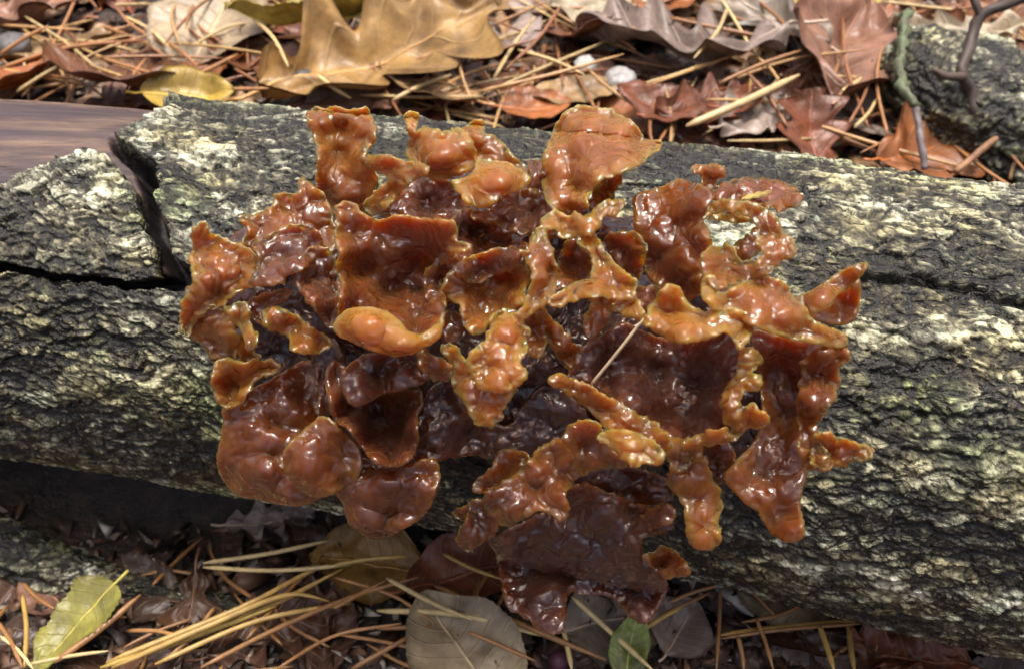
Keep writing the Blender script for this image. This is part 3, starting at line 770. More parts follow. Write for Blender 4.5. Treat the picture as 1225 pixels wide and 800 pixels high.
def lobe_mesh(tone, t, rim, outline, ctrl, soft, ruf, idx):
    O = np.array(outline); step = 2.3
    per = np.linalg.norm(O - np.roll(O, 1, 0), axis=1).sum()
    n = max(24, int(per / step))
    B = catmull(O, n, closed=True)
    area = 0.5 * np.sum(B[:, 0] * np.roll(B[:, 1], -1) - np.roll(B[:, 0], -1) * B[:, 1])
    tn = np.roll(B, -1, 0) - np.roll(B, 1, 0); tn /= np.linalg.norm(tn, axis=1)[:, None] + 1e-9
    nr = np.stack([tn[:, 1], -tn[:, 0]], 1) * (1 if area > 0 else -1)          # outward
    kn = fbm(B[:, 0] / 10.0, B[:, 1] / 10.0, idx * 3.1, 3, .6) * 3.0 * ruf
    B = B + nr * kn[:, None]
    x0, y0 = B.min(0); x1, y1 = B.max(0)
    gx, gy = np.meshgrid(np.arange(x0, x1, step), np.arange(y0, y1, step * 0.9), indexing='ij')
    gx = gx + (np.arange(gx.shape[1]) % 2)[None, :] * step * 0.5
    G = np.stack([gx.ravel(), gy.ravel()], 1)
    G = G[in_poly(G[:, 0], G[:, 1], B)]
    G = G[seg_dist(G, B) > 2.2]
    ring = B - nr * 0.9
    ok = in_poly(ring[:, 0], ring[:, 1], B) & (seg_dist(ring, B) > 0.7)
    pts = np.vstack([B, ring[ok], G])
    vs, es, fs, *_ = delaunay_2d_cdt([Vector(p) for p in pts], [], [list(range(len(B)))], 1, 1e-5)
    X = np.array([tuple(v) for v in vs]); Fq = np.array([f for f in fs if len(f) == 3])
    e = seg_dist(X, B)
    # depth from the controls: smooth inverse-distance blend
    c = np.array(ctrl)
    w = 1.0 / (((X[:, None, :] - c[None, :, :2]) ** 2).sum(-1) + 60.0) ** 1.5
    d = (w * c[:, 2]).sum(1) / w.sum(1)
    d = d + rim * np.exp(-(e / 9.0) ** 2)
    q = X / 46.0
    d = d + 0.17 * ruf * fbm(q[:, 0], q[:, 1], idx * 1.7, 2)
    q = X / 26.0
    d = d + 0.13 * np.exp(-e / 15.0) * ruf * fbm(q[:, 0], q[:, 1], 50 + idx * 1.3, 2)
    D = ref_depth(X[:, 0], X[:, 1], soft) - d
    P = CAM + ray(X[:, 0], X[:, 1]) * D[:, None]
    nv = np.zeros_like(P)
    fn = np.cross(P[Fq[:, 1]] - P[Fq[:, 0]], P[Fq[:, 2]] - P[Fq[:, 0]])
    for k in range(3):
        np.add.at(nv, Fq[:, k], fn)
    if (nv * (CAM - P)).sum() < 0:
        nv = -nv; Fq = Fq[:, ::-1]
    nv /= np.linalg.norm(nv, axis=1)[:, None] + 1e-12
    view = CAM - P; view /= np.linalg.norm(view, axis=1)[:, None]
    nv = nv * 0.6 + view * 0.4
    t = t * 0.80
    big = e.max()
    pw = min(3.6, big * 0.5)                                   # thin rounded edge ...
    prof = 0.34 * np.sqrt(np.maximum(0, 1 - (1 - np.minimum(e / pw, 1)) ** 2))
    prof = prof + 0.66 * sstep(0, min(20.0, big), e)           # ... swelling towards the middle
    lump = 1 + 0.22 * fbm(X[:, 0] / 24.0, X[:, 1] / 24.0, 90 + idx, 2)
    h = t * prof * lump
    wx = X[:, 0] + 7 * perlin(X[:, 0] / 22, X[:, 1] / 22, 7.0 + idx); wy = X[:, 1] + 7 * perlin(X[:, 0] / 22, X[:, 1] / 22, 3.0 + idx)
    r1 = np.abs(perlin(wx / 19.0, wy / 15.0, 20 + idx * 2.1))
    r2 = np.abs(perlin(wx / 9.0, wy / 8.0, 60 + idx * 1.1))
    wrk = sstep(-.25, .35, fbm(X[:, 0] / 42.0, X[:, 1] / 42.0, 70 + idx, 2))      # wrinkled here, smooth there
    fn2 = fbm(X[:, 0] / 8.0, X[:, 1] / 8.0, 31 + idx * .7, 2)
    amp = np.clip(e / 3.0, 0, 1) * ruf
    h = h + amp * (-0.055 * np.exp(-(r1 / .16) ** 2) * (0.3 + 0.7 * wrk) + 0.032 * (0.25 - r2) * wrk + 0.026 * fn2 * (0.25 + np.exp(-e / 12.0)))
    n0 = len(X)
    edge = e < 0.15
    front = P + nv * h[:, None]
    back = P - nv * (h * 0.9)[:, None]
    mp = np.arange(n0); inner = np.where(~edge)[0]
    bi = mp.copy(); bi[inner] = n0 + np.arange(len(inner))
    V = np.vstack([front, back[inner]])
    FF = np.vstack([Fq, bi[Fq][:, ::-1]])
    r = 0.55 * np.exp(-e / 6.0) + 0.45 * np.exp(-e / 22.0)
    return V, FF, np.concatenate([r, r[inner]])

def make_fungus():
    root = empty('jelly_fungus', (0.5, -2.2, 6.8), label='large cluster of wet brown jelly fungus growing on the log', category='fungus')
    for i, (tone, t, out, soft, dd) in enumerate(BASES):
        o = [tuple(map(float, q.split(','))) for q in out.split()]
        V, Fq, r = lobe_mesh(tone, t, 0, o, [(600, 400, dd), (300, 400, dd), (900, 450, dd)], soft, 0.8, 200 + i)
        me = new_mesh('fungus_base', V, Fq, {'rim': r * 0, 'tone': np.full(len(V), tone)})
        under(add('fungus_base', me, M_JELLY), root)
    for i, (tone, t, rim, o, c, soft, ruf, lab) in enumerate(LOBES):
        V, Fq, r = lobe_mesh(tone, t, rim, o, c, soft, ruf, i)
        me = new_mesh('lobe', V, Fq, {'rim': r, 'tone': np.full(len(V), tone)})
        ob = add('lobe', me, M_JELLY)
        if lab: ob['label'] = lab
        under(ob, root)
make_fungus()

# ------------------------------------------------------------------ leaf litter
LEAF_C = dict(tan=(.50, .31, .15), ochre=(.46, .26, .06), chestnut=(.26, .095, .035), orange=(.50, .17, .045), yellow=(.62, .44, .07),
              grey=(.45, .37, .30), cream=(.74, .63, .43), umber=(.13, .062, .036), russet=(.28, .085, .038), olive=(.42, .40, .09),
              green=(.30, .42, .09), beige=(.62, .50, .31), dark=(.075, .042, .030), rose=(.42, .22, .14))

def leaf_width(kind, u):
    if kind == 'oak':
        w = 0.30 * np.sin(np.pi * np.clip(u, 0, 1) ** 0.85) ** 0.55 * (0.55 + 0.45 * u ** 0.4) * (0.72 + 0.30 * np.cos(2 * np.pi * (4.2 * u - 0.2)))
    elif kind == 'birch':
        w = 0.62 * u ** 0.42 * (1 - u) ** 0.85 * (1 + 0.10 * ((u * 17) % 1.0 - 0.5))
    elif kind == 'star':
        w = 0.42 * np.sin(np.pi * u) ** 0.7 * (0.55 + 0.5 * np.abs(np.cos(np.pi * (3.0 * u - 0.1))) ** 1.5)
    else:
        w = 0.27 * np.sin(np.pi * u ** 0.9) ** 0.75 * (1 + 0.03 * ((u * 22) % 1.0 - 0.5))
    return w

def rot_m(head, pitch, roll):
    return np.array(Matrix.Rotation(head, 3, 'Z') @ Matrix.Rotation(-pitch, 3, 'Y') @ Matrix.Rotation(roll, 3, 'X'))

def leaf(name, pos, length, color, kind='oval', head=0.0, pitch=0.0, roll=0.0, fold=0.10, curl=0.15, wave=0.05, wide=1.0, stalk=True, **props):
    """one dead leaf; pos is the blade's middle, head its direction on the ground"""
    nu, nv = 72, 17
    u = np.linspace(0.002, 0.998, nu)[:, None] * np.ones((1, nv)); v = np.linspace(-1, 1, nv)[None, :] * np.ones((nu, 1))
    sd = random.uniform(0, 200)
    w = leaf_width(kind, u) * wide * (1 + 0.10 * perlin(u * 5 + sd, v * 1.5))
    bend = 0.05 * np.sin(u * 3 + sd)
    x = u - 0.5; y = v * w + bend
    if kind in ('oak', 'star'): x = x + 0.10 * np.abs(v) ** 1.5 * w / 0.3
    z = fold * np.abs(v) * w / 0.3 + curl * (u - 0.5) ** 2 * 2 - 0.12 * curl + wave * fbm(u * 3.2 + sd, v * 1.4, sd, 2) + 0.35 * wave * np.abs(v) ** 2 * np.sin(u * 22 + sd)
    Pl = np.stack([x, y, z], -1).reshape(-1, 3) * length
    nrm = np.array([0, 0, 1.0]); th = 0.018
    R = rot_m(head, pitch, roll)
    top = Pl @ R.T; bot = (Pl - nrm * th) @ R.T
    n = nu * nv
    f = grid_faces(nu, nv)
    ring = np.concatenate([np.arange(nv), np.arange(1, nu) * nv + nv - 1, (nu - 1) * nv + np.arange(nv - 2, -1, -1), np.arange(nu - 2, 0, -1) * nv])
    r2 = np.roll(ring, -1)
    side = np.stack([ring, ring + n, r2 + n, r2], 1)
    Fq = np.vstack([f, f[:, ::-1] + n, side])
    lu = np.concatenate([u.ravel()] * 2); lv = np.concatenate([v.ravel()] * 2)
    c = LEAF_C[color] if isinstance(color, str) else color
    j = random.uniform(0.88, 1.12)
    rgba = (c[0] * j, c[1] * j * random.uniform(.95, 1.05), c[2] * j, 1)
    me = new_mesh('blade' if stalk else name, np.vstack([top, bot]), Fq, {'lu': lu, 'lv': lv})
    if not stalk:
        o = add(name, me, M_LEAF, **props); o.location = Vector(pos) * U; o.color = rgba
        return o
    o = empty(name, pos, **props)
    add('blade', me, M_LEAF, o).color = rgba
    mid = Pl.reshape(nu, nv, 3)[::6, nv // 2]
    path = np.vstack([mid[0] + (-0.16 * length, 0.02 * length, 0.02 * length), mid[0] + (-0.07 * length, 0, 0.0), mid])
    path = path - (0, 0, 0.012)
    rr = np.linspace(0.055, 0.02, len(path)) * (0.5 + length / 12)
    V, ff = tube(path @ R.T, rr, 6)
    k = add('stalk', new_mesh('stalk', V, ff), M_NEEDLE, o)
    k.color = (min(c[0] * 1.2, .7), c[1] * 1.1, c[2], 1)
    return o

NEEDLE_C = [(.46, .27, .11), (.36, .17, .065), (.60, .44, .20), (.28, .12, .05), (.52, .33, .12)]
def needle(pts, rad=0.06, color=None, bow=0.0, name='pine_needle', **props):
    """a dry pine needle through 3-D points"""
    P = np.array(pts, float)
    if len(P) == 2:
        d = P[1] - P[0]; s = np.cross(d, (0, 0, 1)); s /= np.linalg.norm(s) + 1e-9
        P = np.vstack([P[0], (P[0] + P[1]) / 2 + s * bow * np.linalg.norm(d) + (0, 0, abs(bow) * 0.3 * np.linalg.norm(d)), P[1]])
    C = catmull(P, 14)
    t = np.linspace(0, 1, 14)
    rr = rad * (0.35 + 0.65 * np.clip(np.minimum(t * 12, (1 - t) * 5), 0, 1))
    V, f = tube(C - P[0], rr, 6)
    o = add(name, new_mesh(name, V, f), M_NEEDLE, **props)
    o.location = Vector(P[0]) * U
    c = color or random.choice(NEEDLE_C); j = random.uniform(.8, 1.15)
    o.color = (c[0] * j, c[1] * j, c[2] * j, 1)
    return o

D2R = math.radians
def put(px, py, lift, length, color, kind, head, label, group=None, category='leaf', name=None, **kw):
    p = dict(label=label, category=category)
    if group: p['group'] = group
    return leaf(name or {'oak': 'oak_leaf', 'birch': 'birch_leaf', 'star': 'lobed_leaf', 'oval': 'dead_leaf'}[kind], gp(px, py, lift), length, color, kind, D2R(head), **kw, **p)

# things by which the look-alike leaves and needles are told apart: photo pixel and plain name
ANCHORS = [(365, 14, 'bright yellow leaf'), (455, 60, 'large ochre oak leaf'), (140, 95, 'smooth chestnut leaf'), (222, 116, 'small yellow olive leaf'), (250, 28, 'thin beige leaf'), (25, 95, 'bare wood of the log'),
           (702, 40, 'triangular leaf scrap'), (728, 4, 'pale cream leaf'), (812, 55, 'wavy grey tan oak leaf'), (922, 24, 'light grey oak leaf'), (1012, 72, 'curled grey brown leaf'), (975, 158, 'orange leaf against the log'),
           (1098, 176, 'salmon orange lobed leaf'), (845, 128, 'reddish crumpled leaf'), (640, 128, 'fungus hood'), (1140, 38, 'far mossy log'), (1205, 110, 'forked twig'), (30, 10, 'pinkish crumpled leaf'), (742, 96, 'angular grey stone'),
           (560, 90, 'back of the fungus'), (92, 752, 'serrated birch leaf'), (552, 785, 'beige oval leaf'), (757, 775, 'fresh green leaf tip'), (440, 678, 'wet ochre leaf'), (740, 735, 'dark hanging lobe'), (325, 640, 'hollow under the log'),
           (1085, 782, 'reddish leaf at the log foot'), (940, 725, 'mottled beige leaf'), (260, 760, 'golden needle bundle')]
def beside(px, py):
    return min(ANCHORS, key=lambda a: (a[0] - px) ** 2 + 2.5 * (a[1] - py) ** 2)[2]
def needle_words(c):
    return min([((.46, .27, .11), 'light brown'), ((.36, .17, .065), 'rusty'), ((.60, .44, .20), 'pale straw coloured'), ((.28, .12, .05), 'dark brown'), ((.50, .32, .09), 'golden'), ((.42, .30, .07), 'olive yellow')],
               key=lambda q: sum((x - y) ** 2 for x, y in zip(q[0], c)))[1]
def needle_label(px0, py0, px1, py1, c, word='lying'):
    ln = math.hypot(px1 - px0, py1 - py0); an = beside((px0 + px1) / 2, (py0 + py1) / 2)
    size = 'short ' if ln < 70 else 'long ' if ln > 125 else ''
    lab = f'{size}{needle_words(c)} pine needle {word} beside the {an}'
    return dict(label=lab, category='pine needle', group=f'{needle_words(c)} needles beside the {an}')

# filler leaves first: the matted lower layer
G_BACK = 'matted dead leaves in the litter behind the log'
words = dict(orange='orange brown', umber='dark brown', chestnut='chestnut brown', tan='tan', rose='pinkish brown', grey='greyish', russet='reddish brown', dark='blackish wet')
kname = dict(oak='lobed oak leaf', oval='oval dead leaf', birch='small birch leaf')
for i in range(190):
    px = random.uniform(-60, 1290); py = random.uniform(-40, 225)
    k = random.choice(['oak', 'oak', 'oval', 'oval', 'birch']); c = random.choice(['umber', 'chestnut', 'tan', 'rose', 'orange', 'russet', 'tan', 'rose', 'chestnut', 'grey'])
    put(px, py, random.uniform(.0, .25), random.uniform(3.0, 5.2) * (.7 if k == 'birch' else 1), c, k, random.uniform(0, 360),
        f'{words[c]} {kname[k]} matted down beside the {beside(px, py)}', G_BACK,
        pitch=random.uniform(-.14, .14), roll=random.uniform(-.2, .2), curl=random.uniform(-.2, .3), fold=random.uniform(-.05, .2), wave=random.uniform(.04, .10))
G_FRONT = 'dark wet leaves in front of the log'
for i in range(34):
    px = random.uniform(-40, 1260); py = random.uniform(650 + max(0, (px - 700) * .16), 860)
    c = random.choice(['umber', 'dark', 'dark', 'dark', 'dark', 'umber']); k = random.choice(['oval', 'oak', 'birch'])
    put(px, py, random.uniform(-.05, .2), random.uniform(2.0, 3.6), c, k, random.uniform(0, 360), f'{words[c]} {kname[k]} lying shaded beside the {beside(px, py)}', G_FRONT,
        pitch=random.uniform(-.25, .25), roll=random.uniform(-.3, .3), curl=random.uniform(-.2, .3), wave=random.uniform(.04, .1))

# leaves one can tell apart behind the log
put(362, 22, 1.7, 5.6, (.70, .54, .09), 'birch', 178, 'bright yellow green leaf with curled edge behind the log', wide=.55, roll=.5, fold=.25, curl=.2)
put(458, 66, 1.5, 8.4, (.54, .32, .11), 'oak', 28, 'large ochre oak leaf standing up behind the log', pitch=.2, roll=.28, fold=.15, wave=.08, wide=1.35)
put(510, 105, .9, 4.2, 'tan', 'oval', 150, 'tan oval leaf tucked under the large ochre oak leaf', roll=.35, wide=1.3)
put(140, 92, 1.6, 5.2, 'chestnut', 'oval', 160, 'smooth chestnut leaf leaning on the bare wood of the log', roll=.55, fold=.05, wide=1.3, curl=.3)
put(226, 112, 1.9, 2.8, 'yellow', 'oval', 10, 'small yellow olive leaf touching the torn bark edge', roll=.3, wide=1.2)
put(250, 28, .8, 5.0, 'beige', 'oval', 80, 'thin beige leaf under crossing pine needles', wide=1.6, pitch=.25)
put(60, 60, .5, 4.6, 'tan', 'oak', 200, 'tan oak leaf covered by pine needles beside the chestnut leaf', roll=.2)
put(25, 95, .7, 4.0, 'orange', 'oval', 60, 'orange brown leaf sticking up behind the bare wood', roll=-.4, wide=1.2)
put(702, 40, .9, 3.6, 'chestnut', 'star', 250, 'dark orange triangular leaf scrap in the needle tangle', roll=.3, pitch=.4)
put(728, 4, 1.0, 4.4, 'cream', 'oak', 190, 'pale cream leaf with ragged edge in the litter', wide=1.3, wave=.09)
put(812, 55, 1.1, 7.2, 'grey', 'oak', 172, 'grey tan oak leaf with wavy upturned edge', wide=1.15, roll=.3, wave=.10, fold=.15)
put(800, 3, .9, 3.2, 'orange', 'oval', 20, 'vivid orange leaf beside the pale cream leaf', wide=1.4)
put(922, 24, 1.2, 5.2, 'grey', 'oak', 125, 'light grey oak leaf above the yellow needles', wide=1.2, roll=-.2, wave=.09)
put(1010, 5, .9, 3.4, 'yellow', 'oval', 5, 'yellow leaf sliver at the edge of the far litter', wide=.8)
put(1012, 72, .9, 6.0, 'rose', 'oval', 65, 'big curled grey brown leaf behind crossed needles', wide=1.3, fold=.2, roll=.2, curl=.3, wave=.08)
put(975, 156, 1.0, 2.7, 'russet', 'star', 95, 'orange brown leaf standing against the back of the log', pitch=.6, wide=1.1)
put(1098, 178, 1.0, 3.2, 'orange', 'star', 20, 'salmon orange lobed leaf below the lichen twig', roll=.35, wide=1.2)
put(845, 128, .8, 3.6, 'russet', 'oak', 15, 'reddish crumpled leaf behind the log top', wave=.14, wide=1.3)
put(900, 140, .9, 2.8, 'grey', 'oval', 30, 'pale grey leaf scrap resting on the back of the log', wave=.12, wide=1.3)
put(640, 128, .9, 2.4, 'orange', 'oval', 10, 'small orange leaf behind the fungus hood', wide=1.5)
put(790, 128, .8, 3.0, 'russet', 'oval', 160, 'rusty leaf curled beside the fungus hood', wide=1.3, curl=.4)
put(690, 112, .8, 3.2, 'tan', 'oval', 5, 'flat tan leaf right behind the fungus hood', wide=.9)
put(1140, 38, 1.3, 4.4, 'cream', 'oak', 172, 'cream ragged leaf lying on the far mossy log', wide=.9, wave=.1)
put(1222, 92, 1.3, 3.6, 'russet', 'oval', 80, 'dark red leaf beside the forked twig', wide=1.4)
put(30, 10, .9, 5.0, 'rose', 'oak', 40, 'pinkish crumpled leaf under straw coloured needles', wave=.12)
put(600, 30, .4, 4.5, 'grey', 'oval', 120, 'bluish grey weathered leaf in the needle tangle', wide=1.3)

# leaves one can tell apart in front of the log
put(92, 752, .9, 2.35, 'olive', 'birch', 232, 'yellow green serrated birch leaf in front of the log', wide=1.15, roll=.1, pitch=-.15)
put(552, 785, .7, 3.3, 'beige', 'oval', 118, 'beige oval leaf with thick pale midrib below the fungus', wide=1.35, fold=.12)
put(757, 775, .9, 1.6, 'green', 'oval', 80, 'fresh green leaf tip below the dark hanging lobe', wide=1.0, pitch=.3)
put(440, 678, .35, 2.9, 'ochre', 'oval', 175, 'wet ochre leaf under the sweeping needle bundle', wide=1.35, wave=.07)
put(560, 690, .3, 3.0, 'russet', 'oval', 20, 'russet leaf below the drooping fungus lobes', wide=1.2)
put(740, 745, .25, 2.6, 'grey', 'oval', 10, 'slate grey leaf under the dark hanging lobe', wide=1.6)
put(815, 752, .35, 1.5, 'grey', 'oval', 50, 'small round grey leaf beside the slate grey leaf', wide=2.0)
put(325, 625, .5, 2.2, 'grey', 'oak', 10, 'pale grey rotten leaf in the hollow under the log', wide=1.3, wave=.12)
put(1085, 782, .5, 2.6, 'russet', 'oak', 160, 'reddish brown leaf crumpled against the foot of the log', wide=1.5, wave=.14)
put(940, 715, .3, 2.4, 'beige', 'oval', 165, 'mottled beige leaf pressed under the log edge', wide=1.2)
put(60, 700, .3, 2.0, 'rose', 'oval', 140, 'pinkish brown leaf scrap behind the birch leaf', wide=1.2)
put(330, 755, .3, 3.0, 'umber', 'oak', 20, 'dark brown leaf under the golden needle bundle', wide=1.3, wave=.1)

# needles one can trace, behind the log: photo pixels of both ends
BACK_N = '0,82,140,50 0,65,58,31 58,35,82,106 113,67,235,103 117,69,268,70 188,45,236,79 216,-8,216,55 240,-6,222,35 225,95,285,65 280,82,332,112 0,30,100,36 137,6,182,5 380,90,420,118 258,106,325,106 ' \
         '547,60,566,126 496,73,653,3 571,110,746,65 565,75,640,48 671,7,602,86 664,14,674,103 571,116,729,48 513,38,571,34 700,80,760,128 970,142,1008,21 1008,21,1039,153 1062,163,1055,52 977,128,1102,42 ' \
         '1015,149,1043,87 1022,153,1050,115 942,153,894,87 932,97,907,69 800,21,918,45 1057,2,1157,14 150,20,205,60 90,52,180,48 20,110,90,70 300,20,345,80 330,45,415,40 470,120,540,90 590,95,640,20 ' \
         '690,20,760,60 860,100,960,60 905,0,950,45 870,10,830,70 1180,60,1210,140 1120,60,1200,110 1090,100,1130,150 430,10,520,60 620,60,700,90 30,20,130,95 90,0,60,60 175,70,150,110'
for q in BACK_N.split():
    a = list(map(float, q.split(',')))
    l0, l1 = random.uniform(.9, 1.6), random.uniform(.9, 1.9)
    c = random.choice(NEEDLE_C[:4])
    needle([gp(a[0], a[1], l0), gp(a[2], a[3], l1)], random.uniform(.05, .072), c, random.uniform(-.06, .06), **needle_label(*a, c, 'crossing'))
needle([gp(821, 151, 1.4), gp(890, 122, 1.7), gp(956, 90, 1.6)], .12, (.62, .45, .22), name='straw', label='thick pale straw leaning from the log towards the far leaves', category='straw')
for i in range(165):
    px = random.uniform(-40, 1265); py = random.uniform(-30, 190)
    p = gp(px, py, random.uniform(.45, 1.1)); an = random.uniform(0, math.pi * 2); ln = random.uniform(2.5, 6.0)
    q = p + np.array([math.cos(an) * ln, math.sin(an) * ln, random.uniform(-.5, .5)])
    q[2] = max(q[2], float(ground_z(q[0], q[1])) + .3)
    c = random.choice(NEEDLE_C); qx, qy, _ = project(q)
    needle([p, q], random.uniform(.04, .06), c, random.uniform(-.1, .1), **needle_label(px, py, float(qx), float(qy), c, 'sunk in litter'))

# needles in front of the log
GOLD, STRAW, RUST = (.50, .32, .09), (.62, .48, .22), (.34, .17, .06)
FRONT_N = [('127,792 291,725 363,687 400,672', GOLD, .085), ('134,798 240,752 343,711 394,719', GOLD, .085), ('240,798 330,752 420,714 500,690', RUST, .075), ('185,794 308,742 420,721', GOLD, .075),
  ('295,764 340,712 387,663', RUST, .07), ('243,673 320,662 394,646', STRAW, .075), ('243,678 330,682 420,675', STRAW, .07), ('65,792 120,752 168,711', RUST, .10), ('27,711 29,798', GOLD, .07),
  ('-4,742 27,798', RUST, .07), ('27,697 65,728', RUST, .07), ('462,691 520,722 565,741', STRAW, .075), ('451,730 550,735 653,761', STRAW, .085), ('400,675 486,665', GOLD, .07), ('400,727 462,694', RUST, .06),
  ('420,800 470,772 516,747', RUST, .075), ('520,700 620,745 725,789', RUST, .09), ('684,713 730,755 782,802', STRAW, .08), ('674,754 684,800', STRAW, .075), ('767,754 820,723', GOLD, .07), ('530,662 599,692', GOLD, .06),
  ('862,759 950,748 1039,742', GOLD, .085), ('862,763 940,752 1035,745', RUST, .06), ('862,702 857,800', RUST, .055), ('980,747 998,802', GOLD, .085), ('1015,744 1022,802', GOLD, .085), ('883,761 890,802', RUST, .07),
  ('800,720 862,699', RUST, .06), ('790,735 850,708', RUST, .06), ('150,790 300,735 410,680', GOLD, .08), ('400,690 470,712 520,745', RUST, .055), ('120,798 200,772 330,725', (.42, .30, .07), .085), ('0,760 40,800', STRAW, .05),
  ('330,800 400,760 480,745', RUST, .055), ('560,755 640,790', RUST, .06), ('905,740 925,800', RUST, .06), ('745,745 800,702', GOLD, .06), ('30,795 130,778', STRAW, .055)]
for pts, c, r in FRONT_N:
    P = [tuple(map(float, q.split(','))) for q in pts.split()]
    lf = random.uniform(.95, 1.35); r = r * .78
    needle([gp(x, y, lf + random.uniform(-.12, .12)) for x, y in P], r, c, random.uniform(-.04, .04), **needle_label(*P[0], *P[-1], c, 'lying on top'))
for i in range(36):
    px = random.uniform(0, 1225); py = random.uniform(670, 830)
    p = gp(px, py, random.uniform(.3, .7)); an = random.uniform(0, 6.3); ln = random.uniform(1.0, 2.6)
    q = p + np.array([math.cos(an) * ln, math.sin(an) * ln, 0]); q[2] = float(ground_z(q[0], q[1])) + .5
    qx, qy, _ = project(q)
    needle([p, q], random.uniform(.04, .06), RUST, random.uniform(-.1, .1), **needle_label(px, py, float(qx), float(qy), RUST, 'sunk low'))

# twigs and the far log
def limb(name, pix, lifts, radii, color, rough=.03, n=40, mat=M_TWIG, sides=12, parent=None, **props):
    P = np.array([gp(x, y, l) for (x, y), l in zip(pix, lifts)])
    C = catmull(P, n); t = np.linspace(0, 1, n)
    rr = np.interp(t, np.linspace(0, 1, len(radii)), radii)
    V, f = tube(C, rr, sides, rough, random.uniform(0, 50))
    o = add(name, new_mesh(name, V, f), mat, **props)
    o.color = (*color, 1)
    if parent is not None: o.parent = parent
    return o
tw = limb('forked_twig', [(1235, -6), (1199, 7), (1173, 19), (1165, 38), (1158, 62), (1150, 88), (1160, 108), (1166, 132), (1170, 156), (1166, 182)], [4.5, 4.2, 4.0, 3.7, 3.4, 3.0, 2.6, 2.2, 1.7, 1.2],
          [.15, .15, .17, .17, .16, .18, .17, .18, .22], (.060, .043, .036), .06, label='dark forked twig rising beside the far mossy log', category='twig')
limb('side_twig', [(1152, 92), (1133, 92), (1116, 83)], [3.0, 3.1, 3.3], [.13, .12, .08], (.085, .060, .048), .04, 14, parent=tw)
limb('side_twig', [(1173, 20), (1168, 8), (1163, -10)], [4.0, 4.2, 4.5], [.13, .11, .09], (.085, .060, .048), .04, 14, parent=tw)
lt = limb('lichen_twig', [(1095, 128), (1101, 165), (1107, 203)], [2.2, 1.9, 1.5], [.11, .11, .11], (.20, .17, .17), .03, 20, label='thin grey twig coated with green lichen at its upper end', category='twig')
limb('lichen_crust', [(1085, 14), (1080, 45), (1078, 75), (1079, 101), (1095, 130)], [2.8, 2.7, 2.5, 2.4, 2.2], [.12, .15, .17, .14, .11], (.105, .13, .065), .22, 30, parent=lt)
limb('brown_stem', [(1143, 206), (1180, 175), (1235, 132)], [1.6, 1.9, 2.4], [.10, .11, .12], (.32, .16, .07), .01, 20, label='smooth brown stem slanting over the far mossy log', category='stem')
limb('thin_stem', [(1208, 215), (1216, 190), (1240, 150)], [1.8, 2.0, 2.3], [.06, .06, .06], (.40, .24, .10), .01, 14, label='thin tan stem beside the smooth brown stem', category='stem')

def bark_tube(P, radii, mat, res_s, res_t, amp, **props):
    C = catmull(P, res_s); n = len(C); T = np.gradient(C, axis=0); T /= np.linalg.norm(T, axis=1)[:, None]
    A = np.cross(T, (0, 0, 1.0)); A /= np.linalg.norm(A, axis=1)[:, None]; B = np.cross(A, T)
    th = np.linspace(0, 2 * math.pi, res_t, endpoint=False)[None, :]
    Ls = np.concatenate([[0], np.cumsum(np.linalg.norm(np.diff(C, axis=0), axis=1))])[:, None]
    r = np.interp(np.linspace(0, 1, n), np.linspace(0, 1, len(radii)), radii)[:, None]
    s = Ls + 0 * th + 50; a = th * r + 20 + 0 * Ls
    h, pale = bark_field(s, a, None, None)
    rr = r + amp * h + 0.12 * fbm(s * .5, np.cos(th) * 1.5 + 0 * s, np.sin(th) * 1.5, 2)
    V = C[:, None, :] + (A[:, None, :] * np.cos(th)[..., None] + B[:, None, :] * np.sin(th)[..., None]) * rr[..., None]
    f = [tuple(q) for q in grid_faces(n, res_t, True)]
    f.append(tuple(range(res_t))); f.append(tuple((n - 1) * res_t + k for k in reversed(range(res_t))))
    o = add(props.pop('name'), new_mesh('bark_limb', V.reshape(-1, 3), f, {'pale': pale.ravel()}), mat, **props)
    return o
bark_tube([gp(1085, 75, 1.2), gp(1130, 105, 1.2), gp(1200, 150, 1.1), gp(1330, 235, .9)], [1.3, 2.0, 2.1, 2.1], M_BARK2, 200, 150, 1.2, name='mossy_log', label='far mossy grey green log behind the forked twig', category='log')
bark_tube([gp(-150, 590, .35), gp(-40, 638, .3), gp(60, 680, .2), gp(160, 706, .1), gp(300, 735, -.05)], [.9, .8, .62, .45, .25], M_BARK, 260, 110, 0.8, name='fallen_branch', label='thin bark covered branch half buried beside the hollow under the log', category='branch')

# bits resting on the fungus and ground
def on_fungus(px, py, d):
    P = ref_depth(np.array([px], float), np.array([py], float))[0] - d
    return CAM + ray(np.array([px]), np.array([py]))[0] * P
needle([on_fungus(706, 461, 3.0), on_fungus(738, 422, 3.3), on_fungus(770, 381, 3.55)], .022, (.66, .50, .30), name='dry_grass_blade', label='hair thin dry grass blade stretched across the fungus bowl', category='grass blade')
def pebble(name, pos, r, color, squash=(1, 1, .7), rough=.12, mat=M_STONE, **props):
    nu, nv = 20, 28
    ph = np.linspace(0.001, math.pi - .001, nu)[:, None]; th = np.linspace(0, 2 * math.pi, nv, endpoint=False)[None, :]
    D = np.stack([np.sin(ph) * np.cos(th), np.sin(ph) * np.sin(th), np.cos(ph) + 0 * th], -1)
    sd = random.uniform(0, 99)
    V = D * (r * (1 + rough * fbm(D[..., 0] * 1.6 + sd, D[..., 1] * 1.6, D[..., 2] * 1.6, 3)))[..., None] * np.array(squash)
    f = [tuple(q) for q in grid_faces(nu, nv, True)]
    f.append(tuple(range(nv))[::-1]); f.append(tuple((nu - 1) * nv + k for k in range(nv)))
    o = add(name, new_mesh(name, V.reshape(-1, 3), f), mat, **props)
    o.location = Vector(pos) * U; o.color = (*color, 1)
    return o
